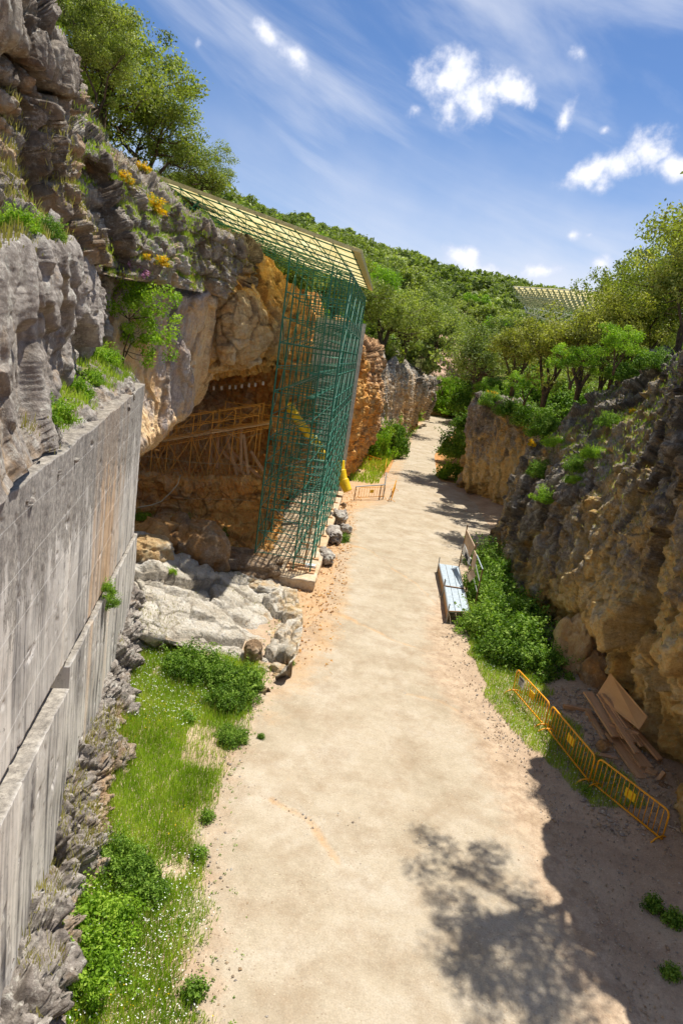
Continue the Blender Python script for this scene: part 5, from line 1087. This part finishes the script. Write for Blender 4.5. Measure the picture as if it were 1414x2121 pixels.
# grey cladding wall at the far end of the scaffold
gw = thing('cladding_wall', 'pale grey panelled wall closing the far end of the scaffold', 'wall', (-1.8, 48.2, 0)); gw['kind'] = 'thing'
for r in range(24):
    for c in range(6):
        x0 = -1.75+c*.56+.006*((r*7+c*3) % 3); z0 = .25+r*.5
        link('panel', MB().box((x0+.004, -.06-.012*((r*5+c) % 2), z0+.004), (x0+.548, .06, z0+.494)).mesh('panel', M['greyblock']), gw)
link('backing', MB().box((-1.75, .07, 0), (1.6, .25, 12.2)).mesh('backing', M['greyblock']), gw)
# timber prop and boards on the slab
pr = thing('timber_prop', 'single timber prop standing on boards on the concrete slab inside the scaffold', 'prop', tuple(sp(.25, .35, .5))); pr['kind'] = 'thing'
O_ = np.array(pr.location)
MB().beam(O_+[0, 0, .1], O_+[.15, .35, 2.6], .09, .13, (0, 1, 0)).part('post', M['wood'], pr)
for k, dy in enumerate((-.22, .25)): MB().beam(O_+[-.75, dy, .06], O_+[.55, dy-.04, .06], .2, .1).part('board', M['wood'], pr)
pk = thing('white_package', 'flat white package lying on the concrete slab beside the timber prop', 'package', tuple(O_+[.28, .02, .12])); pk['kind'] = 'thing'
MB().box(tuple(O_+[.08, -.14, .11]), tuple(O_+[.52, .16, .22])).part('wrapping', M['whiteb'], pk); MB().box(tuple(O_+[.2, -.145, .16]), tuple(O_+[.4, -.141, .19])).part('label_strip', M['ink'], pk)
# yellow rubble chutes
def chute(label, pts, r0, n):
    t = thing('rubble_chute', label, 'chute', tuple(pts[0])); t['kind'] = 'thing'; pts = [np.array(p, float) for p in pts]; O_ = pts[0]
    tot = np.linspace(0, len(pts)-1, n+1)
    g = lambda q: pts[min(int(q), len(pts)-2)]*(1-(q-min(int(q), len(pts)-2)))+pts[min(int(q), len(pts)-2)+1]*(q-min(int(q), len(pts)-2))
    for k in range(n):
        A, B = g(tot[k]), g(tot[k+1]); B = B+(B-A)*.12; d = (B-A)/np.linalg.norm(B-A)
        m_ = MB().tube([A-O_, A-O_+d*.05, B-O_-d*.03, B-O_], [r0*1.1, r0*1.1, r0*.86, r0*.88], 14); link('segment', m_.mesh('segment', M['yellow'], True), t)
chute('yellow rubble chute of many buckets bending down inside the scaffold', [at(598, 840, 36), at(615, 868, 36.4), at(640, 900, 37), at(660, 925, 37.6), at(668, 950, 38)], .25, 7)
chute('short yellow rubble chute leaning out past the far end of the scaffold', [at(702, 955, 46.5), at(706, 985, 46.3), at(719, 1015, 46)], .36, 3)

# ------------------------------------------------------------------ work platform in the cave
wp = thing('cave_platform', 'orange tube work platform with handrails inside the cave', 'scaffold', (-7, 32.5, 3)); wp['kind'] = 'thing'; O_ = np.array(wp.location)
dk = [at(255, 925, 32), at(340, 912, 32.2), at(440, 895, 33), at(558, 876, 34.2)]
for k in range(3):
    A, B = dk[k], dk[k+1]
    for q in range(6):
        off = np.array([0, .3*q-.3, -.01*q]); MB().beam(A+off, B+off, .27, .05).part('deck_board', M['deck'], wp)
    for s_ in (0, 1.2): rod('deck_rail', A+[0, s_-.15, .05], B+[0, s_-.15, .05], .03, M['orange'], wp); rod('deck_rail', A+[0, s_-.15, -.25], B+[0, s_-.15, -.25], .025, M['orange'], wp)
xs_ = [(0, .2), (0, .75), (1, .1), (1, .6), (2, .0), (2, .38), (2, .8)]
ptsw = []
for k, f in xs_:
    p = dk[k]*(1-f)+dk[k+1]*f; zf = 2.9
    for s_ in (-.17, 1.25):
        q = p+np.array([0, s_, 0]); rod('post', (q[0], q[1], zf), (q[0], q[1], p[2]+1.05), .028, M['orange'], wp)
    ptsw.append(p)
for k in range(len(ptsw)-1):
    A, B = ptsw[k], ptsw[k+1]
    for s_, hs in ((-.19, (.5, 1.)), (1.27, (.5, 1.))):
        for h_ in hs: rod('handrail', A+[0, s_, h_], B+[0, s_, h_], .022, M['orange'], wp)
    rod('brace', (A[0], A[1]-.2, 3.), B+[0, -.2, -.1], .02, M['orange'], wp); rod('brace', A+[0, -.2, -.1], (B[0], B[1]-.2, 3.), .02, M['orange'], wp)
    rod('brace', A+[0, -.2, .05], B+[0, -.2, 1.], .016, M['orange'], wp)
# taller rail frames behind
for (px, py, Y, w_, h_) in [(413, 850, 37, 2.3, 1.2), (468, 832, 38, 3.2, 1.5), (545, 838, 38, 2., 1.4)]:
    p = at(px, py, Y)
    for hh in (0, -.55, -1.1): rod('handrail', p+[0, 0, hh], p+[w_, .1, hh], .022, M['orange'], wp)
    for f in (0, .5, 1): rod('post', p+[w_*f, .1*f, .05], p+[w_*f, .1*f, -h_-1], .026, M['orange'], wp)
# timber props under the deck
tp = thing('timber_shores', 'leaning timber shores under the cave platform', 'props', (-6, 33, 3)); tp['kind'] = 'thing'
for (a1, a2) in [((437, 905), (436, 965)), ((452, 905), (450, 970)), ((470, 905), (492, 985)), ((505, 900), (515, 985)), ((455, 930), (510, 985)), ((480, 935), (540, 990)), ((520, 935), (545, 975)), ((500, 890), (500, 975))]:
    MB().beam(at(*a1, 33.6), at(*a2, 33.), .12, .12, (0, 1, 0)).part('shore', M['wood'], tp)
# chain-link netting across the cave mouth
nt_ = MB(); P0, P1 = np.array([-9.9, 29.6, 0]), np.array([-4.2, 31.5, 0])
for k in range(30):
    for sg in (1, -1):
        pts = []
        for q in range(9):
            f = (k+sg*q*.8)/30
            if 0 <= f <= 1: p = P0*(1-f)+P1*f; z = 2.6+.42*q+.05*math.sin(k*.7+q); pts.append((p[0], p[1]+.25*math.sin(f*9), z))
        if len(pts) > 1: nt_.tube(pts, .0045, 3)
for q, z in enumerate((2.6, 4.3, 5.9)): nt_.tube([(P0*(1-f)+P1*f)+np.array([0, .25*math.sin(f*9), z-.35*math.sin(f*math.pi*3)**2*(q == 2)]) for f in np.linspace(0, 1, 24)], .013, 4)
nn_ = thing('cave_netting', 'rusty orange chain-link netting hung in front of the cave platform', 'netting', (0, 0, 0), me=nt_.mesh('cave_netting', M['netwire'])); nn_['kind'] = 'thing'
# survey tags
tg = thing('tag_line', 'row of small white tags hung on a line across the cave mouth', 'tags', tuple(at(425, 805, 36))); tg['kind'] = 'thing'; O_ = np.array(tg.location)
tl = [(408, 806), (425, 805), (443, 804), (459, 804), (476, 802), (488, 802), (501, 800), (516, 798), (529, 797), (545, 794)]
MB().tube([at(x, y-6, 36) for x, y in tl], .006, 3).part('line', M['rope'], tg)
for x, y in tl: p = at(x, y, 35.98); MB().box(tuple(p-[.055, .01, .1]), tuple(p+[.055, .01, .1])).part('tag', M['whiteb'], tg)
hz2 = thing('hose', 'pale hose hanging in a curve down the clay face below the cave', 'hose', (0, 0, 0), me=MB().tube([at(374, 984, 29.6), at(368, 1003, 29.3), at(352, 1022, 29.2), at(335, 1038, 29), at(315, 1046, 28.8), at(285, 1051, 28.4)], .028, 6).mesh('hose', M['rope'], True)); hz2['kind'] = 'thing'

# ------------------------------------------------------------------ crowd barriers
def barrier(label, p, q, h=.88, group='yellow crowd barriers', n=14, sign=None, plate=True, mat='barrier', z0=.14):
    p = np.array([p[0], p[1], p[2] if len(p) > 2 else 0.]); q = np.array([q[0], q[1], q[2] if len(q) > 2 else 0.]); L_ = np.linalg.norm(q-p); u = (q-p)/L_; nrm = np.array([-u[1], u[0], 0])
    t = thing('crowd_barrier', label, 'barrier', tuple(p), group); t['kind'] = 'thing'; Z = np.array([0, 0, 1.]); P_ = lambda a, z, o=0.: u*a+Z*z+nrm*o
    rr = .13; pts = [P_(0, z0)]+[P_(rr-rr*math.cos(a), h-rr+rr*math.sin(a)) for a in np.linspace(0, math.pi/2, 5)]+[P_(L_-rr+rr*math.sin(a), h-rr+rr*math.cos(a)) for a in np.linspace(0, math.pi/2, 5)]+[P_(L_, z0)]
    link('frame', MB().tube(pts, .025, 7, closed=True).mesh('frame', M[mat], True), t)
    if n:
        bm_ = MB().tube([(0, 0, 0), (0, 0, h-z0)], .012, 5).mesh('bar', M[mat], True)
        for k in range(n):
            o = link('bar', bm_, t); o.location = tuple(P_(L_*(k+1)/(n+1), z0))
    if plate: link('plate', MB().quad(P_(L_*.43, h*.5, .012), P_(L_*.57, h*.5, .012), P_(L_*.57, h*.76, .012), P_(L_*.43, h*.76, .012), .02).mesh('plate', M['yellow'] if mat == 'barrier' else M[mat]), t)
    for a in (.06, L_-.06):
        ft = [P_(a, -.01, -.32), P_(a, .08, -.26), P_(a, .15, -.12), P_(a, .16, 0), P_(a, .15, .12), P_(a, .08, .26), P_(a, -.01, .32)]
        link('foot', MB().tube(ft, .021, 6).mesh('foot', M[mat], True), t)
    if sign:
        s_ = link('sign', MB().quad(P_(L_*.13, h*.55, -.035), P_(L_*.13, h*.9, -.035), P_(L_*.3, h*.9, -.035), P_(L_*.3, h*.55, -.035), .006).mesh('sign', M['whiteb']), t)
        for k, (w_, hh) in enumerate([(.9, .05), (.9, .018), (.75, .018), (.85, .018), (.6, .018), (.8, .018)]):
            z_ = h*(.87-.052*k-(.02 if k else 0)); link('print_line', MB().quad(P_(L_*.14, z_-hh, -.046), P_(L_*.14, z_, -.046), P_(L_*(.14+.15*w_), z_, -.046), P_(L_*(.14+.15*w_), z_-hh, -.046), .003).mesh('print_line', M['ink']), s_)
    return t
zf = lambda x, y: float(floor_z(np.array([[x]]), np.array([[y]]))[0, 0])
def G3(px, py, dz=.14): p = on(px, py, .17); return np.array([p[0], p[1], .17-dz])
barrier('yellow crowd barrier with a white notice, farthest of the three before the timber pile', G3(1062, 1428), G3(1127, 1503), sign=True)
barrier('yellow crowd barrier in the middle of the three before the timber pile', G3(1132, 1508), G3(1219, 1618))
barrier('yellow crowd barrier nearest the camera, on bare gravel in the shade', G3(1227, 1622), G3(1370, 1738))
barrier('rusty yellow barrier lying across the gap beyond the scaffold, facing the camera', on(741, 1034)[:2], on(794, 1032)[:2], n=9)
barrier('yellow barrier seen edge-on beside the path, nearer of the two', on(809, 1040)[:2], on(817, 1016)[:2], n=9)
barrier('yellow barrier seen edge-on beside the path, farther of the two', on(795, 988)[:2], on(798, 968)[:2], n=9)
barrier('yellow barrier half hidden in grass at the foot of the clay pillar', on(741, 955)[:2], on(786, 970)[:2], n=9)
rl = thing('tube_rail', 'grey tube rail leaning on the rusty barrier by the path', 'rail', tuple(on(735, 1036))); rl['kind'] = 'thing'
rod('tube', on(733, 1036)+[0, 0, 1.], on(792, 1035)+[0, 0, 1.15], .04, M['galv'], rl); rod('tube', on(792, 1035)+[0, 0, 1.15], on(796, 1005)+[0, 0, 1.1], .04, M['galv'], rl); rod('leg', on(733, 1036)+[0, 0, 0], on(733, 1036)+[0, 0, 1.], .035, M['rust'], rl)
rod('leg', on(792, 1035), on(792, 1035)+[0, 0, 1.15], .04, M['galv'], rl); rod('leg', on(796, 1005), on(796, 1005)+[0, 0, 1.1], .04, M['galv'], rl)
bx = on(1036, 1118); o = thing('crate', 'small orange brown box at the foot of the right cliff beyond the sign frame', 'box', tuple(bx)); o['kind'] = 'thing'
MB().box(tuple(bx+[-.2, -.3, 0]), tuple(bx+[.35, .3, .55])).part('body', M['ply'], o); MB().box(tuple(bx+[-.23, -.33, .552]), tuple(bx+[.38, .33, .62])).part('lid', M['board'], o)

# ------------------------------------------------------------------ metal platform and sign frame
pf = thing('metal_platform', 'low platform of grey metal deck plates at the right edge of the path', 'platform', (5.6, 29.5, 0)); pf['kind'] = 'thing'; O_ = np.array(pf.location)
c0, c1, c2, c3, c4, c5 = [on(x, y, .5) for x, y in ((908, 1167), (949, 1173), (919, 1213), (959, 1219), (928, 1266), (972, 1268))]
for (A, B, C_, D_) in ((c0, c1, c3, c2), (c2+[0, -.14, 0], c3+[0, -.14, 0], c5, c4)):
    for k in range(3):
        f0, f1 = k/3+.012, (k+1)/3-.012
        MB().quad(D_*(1-f0)+C_*f0, D_*(1-f1)+C_*f1, A*(1-f1)+B*f1, A*(1-f0)+B*f0, .05).part('deck_plate', M['plate'], pf)
    rod('edge_tube', A+[0, 0, .01], D_+[0, 0, .01], .035, M['galv'], pf); rod('edge_tube', B, C_, .03, M['galv'], pf); rod('edge_tube', D_, C_, .03, M['rust'], pf)
    MB().quad(D_+[.02, 0, -.07], A+[.02, 0, -.07], A+[.02, 0, -.5], D_+[.02, 0, -.5], .02).part('skirt_board', M['wood'], pf)
    for p in (A, D_): rod('leg', (p[0], p[1], 0), p+[0, 0, .32], .026, M['galv'], pf)
    for p in (B, C_): rod('leg', (p[0], p[1], 0), p, .026, M['galv'], pf)
sf = thing('sign_frame', 'steel tube frame holding blank tan boards and a white notice beside the metal platform', 'sign frame', (6.3, 31, 0)); sf['kind'] = 'thing'
q1 = at(949, 1176, 32.8); q1b = at(968, 1087, 32.8); q2 = at(966, 1212, 30.2); q2t = at(986, 1125, 30.2); q3 = at(982, 1256, 28.3); q3t = at(999, 1179, 28.3)
for A, B in ((q1, q1b), (q2, q2t), (q3, q3t)): rod('post', (A[0], A[1], 0.) if A[2] > 0 else A+[0, 0, -.3], B, .03, M['rust'], sf)
rod('rail', at(966, 1098, 32.8), at(985, 1136, 30.2), .025, M['rust'], sf); rod('rail', at(956, 1144, 32.8), at(974, 1172, 30.2), .025, M['galv'], sf)
rod('rail', at(987, 1150, 30.2), at(999, 1179, 28.3), .03, M['plate'], sf); rod('rail', at(984, 1168, 30.2), at(992, 1203, 28.3), .025, M['galv'], sf); rod('brace', at(978, 1190, 30.2), at(988, 1228, 28.3), .025, M['galv'], sf); rod('brace', at(966, 1205, 31), at(968, 1186, 31), .02, M['rust'], sf)
def board(name, pts, mat, **k): return MB().quad(*pts, .03).part(name, mat, sf, **k)
board('board', [at(966, 1098, 32.7), at(961, 1124, 32.7), at(972, 1154, 30.4), at(982, 1131, 30.4)], M['board'])
nb_ = board('notice', [at(960, 1126, 32.7), at(957, 1141, 32.7), at(969, 1169, 30.4), at(974, 1157, 30.4)], M['whiteb'], label='white printed notice')
board('board', [at(981, 1139, 30.15), at(975, 1170, 30.15), at(981, 1181, 29.2), at(986, 1151, 29.2)], M['board'])
board('loose_board', [at(978, 1178, 29.9), at(965, 1192, 30.2), at(971, 1206, 29.2), at(984, 1192, 28.9)], M['board'], label='small tan board hanging askew')
for k in range(4):
    f = .55+.11*k; A = at(959, 1128, 32.66)*(1-f)+at(971, 1157, 30.36)*f; B = at(957, 1139, 32.66)*(1-f)+at(968, 1167, 30.36)*f
    rod('print_line', A+[-.03, 0, 0], B+[-.03, 0, 0], .012, M['ink'], nb_) if False else MB().beam(A*.9+B*.1+np.array([-.02, 0, 0]), A*.1+B*.9+np.array([-.02, 0, 0]), .01, .06).part('print_line', M['ink'], sf)

# ------------------------------------------------------------------ timber pile behind the barriers
def plank(label, a1, a2, z1, z2, w, h, mat='wood', name='plank', roll=(0, 0, 1)):
    A, B = on(*a1, z1), on(*a2, z2); o = thing(name, label, 'plank' if name == 'plank' else name, tuple(A)); o['kind'] = 'thing'; o['group'] = 'timber pile behind the yellow barriers'
    d = B-A; L_ = np.linalg.norm(d); y = d/L_; x = np.cross(y, roll); x /= np.linalg.norm(x); z = np.cross(x, y)
    me = MB()
    me.add([(sx*w/2*(1+.03*math.sin(k*5)), L_*t, sz*h/2+.006*math.sin(t*7)) for k, t in enumerate((0, .33, .66, 1)) for sx, sz in ((-1, -1), (1, -1), (1, 1), (-1, 1))],
           [(0, 1, 2, 3), (15, 14, 13, 12)]+[(4*k+i, 4*k+4+i, 4*k+4+(i+1) % 4, 4*k+(i+1) % 4) for k in range(3) for i in range(4)])
    me2 = me.mesh(name, M[mat]); bpy.data.objects.remove(o)
    o = thing(name, label, 'plank' if name == 'plank' else 'board', tuple(A), 'timber pile behind the yellow barriers', me=me2, kind='thing')
    o.rotation_mode = 'QUATERNION'; o.rotation_quaternion = Matrix((x, y, z)).transposed().to_quaternion(); return o
plank('wide tan plank running up the left side of the timber pile', (1216, 1434), (1276, 1526), .95, .55, .3, .06)
plank('narrow plank beside the wide tan plank, topmost of the sloping planks', (1240, 1438), (1292, 1530), 1.05, .6, .14, .06)
plank('thin ribbed plank in the middle of the timber pile', (1248, 1438), (1312, 1538), 1.15, .62, .12, .07)
plank('thin plank just right of the ribbed one', (1256, 1446), (1328, 1546), 1.15, .6, .12, .06)
plank('long plank along the right side of the pile under the plywood sheet', (1264, 1452), (1366, 1574), 1.1, .5, .17, .07)
plank('broad pale plank sticking out at the bottom of the pile', (1264, 1520), (1330, 1614), .4, .25, .34, .07)
plank('reddish plank lying beside the broad pale one', (1290, 1526), (1338, 1590), .42, .35, .38, .06)
plank('short plank on top of the broad pale plank end', (1312, 1578), (1348, 1618), .32, .2, .2, .06)
plank('beam lying at the left of the pile, parallel to it', (1216, 1474), (1268, 1562), .3, .15, .16, .12)
plank('dark beam tucked against the parallel one', (1232, 1478), (1282, 1560), .25, .12, .12, .1)
plank('weathered beam pointing left from the head of the pile', (1166, 1463), (1222, 1474), .25, .25, .14, .12)
plank('beam lying across under the middle of the pile', (1226, 1564), (1296, 1578), .15, .15, .16, .14)
plank('plank lying on top of the ribbed ones at a slight angle', (1252, 1460), (1318, 1560), 1.28, .78, .16, .05)
plank('short split plank across the middle of the sloping planks', (1262, 1500), (1322, 1520), .95, .98, .12, .05)
plank('pale offcut lying left of the broad plank end', (1290, 1600), (1322, 1622), .12, .12, .13, .08)
plank('short log leaning at the rock behind the pile', (1342, 1492), (1330, 1525), .9, .3, .16, .14)
plank('stubby log standing at the rock foot right of the pile', (1360, 1498), (1340, 1545), 1.1, .2, .16, .14)
plank('small block at the lower right end of the pile', (1336, 1596), (1358, 1606), .3, .3, .2, .16)
plank('broken stake at the rock foot below the pile', (1375, 1600), (1350, 1632), .5, .1, .1, .1)
ps = thing('plywood_sheet', 'large tan plywood sheet leaning against the right rock above the timber pile', 'board', tuple(on(1320, 1510, .6)), 'timber pile behind the yellow barriers', kind='thing')
A_, B_, C2, D2 = at(1263, 1394, 19.6), at(1340, 1484, 17.6), at(1322, 1511, 17.2), at(1234, 1440, 19.3)
MB().quad(D2, C2, B_, A_, .03).part('sheet', M['ply'], ps); 
# ------------------------------------------------------------------ distant canopy
cn = thing('distant_canopy', 'distant pale space-frame canopy above the trees on a lattice leg', 'canopy', (20, 85, 10)); cn['kind'] = 'thing'; O_ = np.array(cn.location)
K = [at(1062, 592, 78), at(1250, 604, 78), at(1262, 650, 99), at(1088, 622, 99)]
kk = lambda u, v, dz=0.: (K[0]*(1-u)*(1-v)+K[1]*u*(1-v)+K[2]*u*v+K[3]*(1-u)*v)+np.array([0, 0, dz])
for i in range(8):
    m_ = MB(); m_.quad(*(kk(u, v)-O_ for u, v in ((i/8+.003, 0), ((i+1)/8-.003, 0), ((i+1)/8-.003, 1), (i/8+.003, 1))), .05); link('roof_sheet', m_.mesh('roof_sheet', M['farroof']), cn)
m_ = MB()
for i in range(17):
    m_.tube([kk(i/16, 0, -.1)-O_, kk(i/16, 1, -.1)-O_], .05, 4)
    for j in range(9):
        if i < 16: m_.tube([kk(i/16, j/8, -.1)-O_, kk((i+.5)/16, min(j+.5, 8)/8, -1.)-O_], .04, 3).tube([kk((i+1)/16, j/8, -.1)-O_, kk((i+.5)/16, min(j+.5, 8)/8, -1.)-O_], .04, 3)
for j in range(9): m_.tube([kk(0, j/8, -.1)-O_, kk(1, j/8, -.1)-O_], .045, 4).tube([kk(.03, min(j+.5, 8)/8, -1.)-O_, kk(1, min(j+.5, 8)/8, -1.)-O_], .045, 4)
link('space_frame', m_.mesh('space_frame', M['farsteel']), cn)
for k in range(9):
    f = k/8; A = kk(f, 1, -.9); B = at(1092+f*100, 648+f*36, 97); rod('strut', A, B, .09, M['farsteel'], cn, 5); rod('strut', kk(min(f+.06, 1), 1, -.9), B, .07, M['farsteel'], cn, 5)
rod('sill_beam', at(1086, 646, 97), at(1200, 688, 97), .13, M['farsteel'], cn)
for dx in (0, 1.1): 
    for dy in (0, 1.1): rod('leg_post', at(1100, 645, 96)+[dx, dy, 0], at(1097, 672, 96)+[dx, dy, -4], .08, M['farsteel'], cn, 5)
for k in range(6):
    p = at(1099, 650, 96); rod('leg_lace', p+[0, 0, -k], p+[1.1, 0, -k-1], .05, M['farsteel'], cn, 4); rod('leg_lace', p+[1.1, 0, -k], p+[0, 0, -k-1], .05, M['farsteel'], cn, 4)
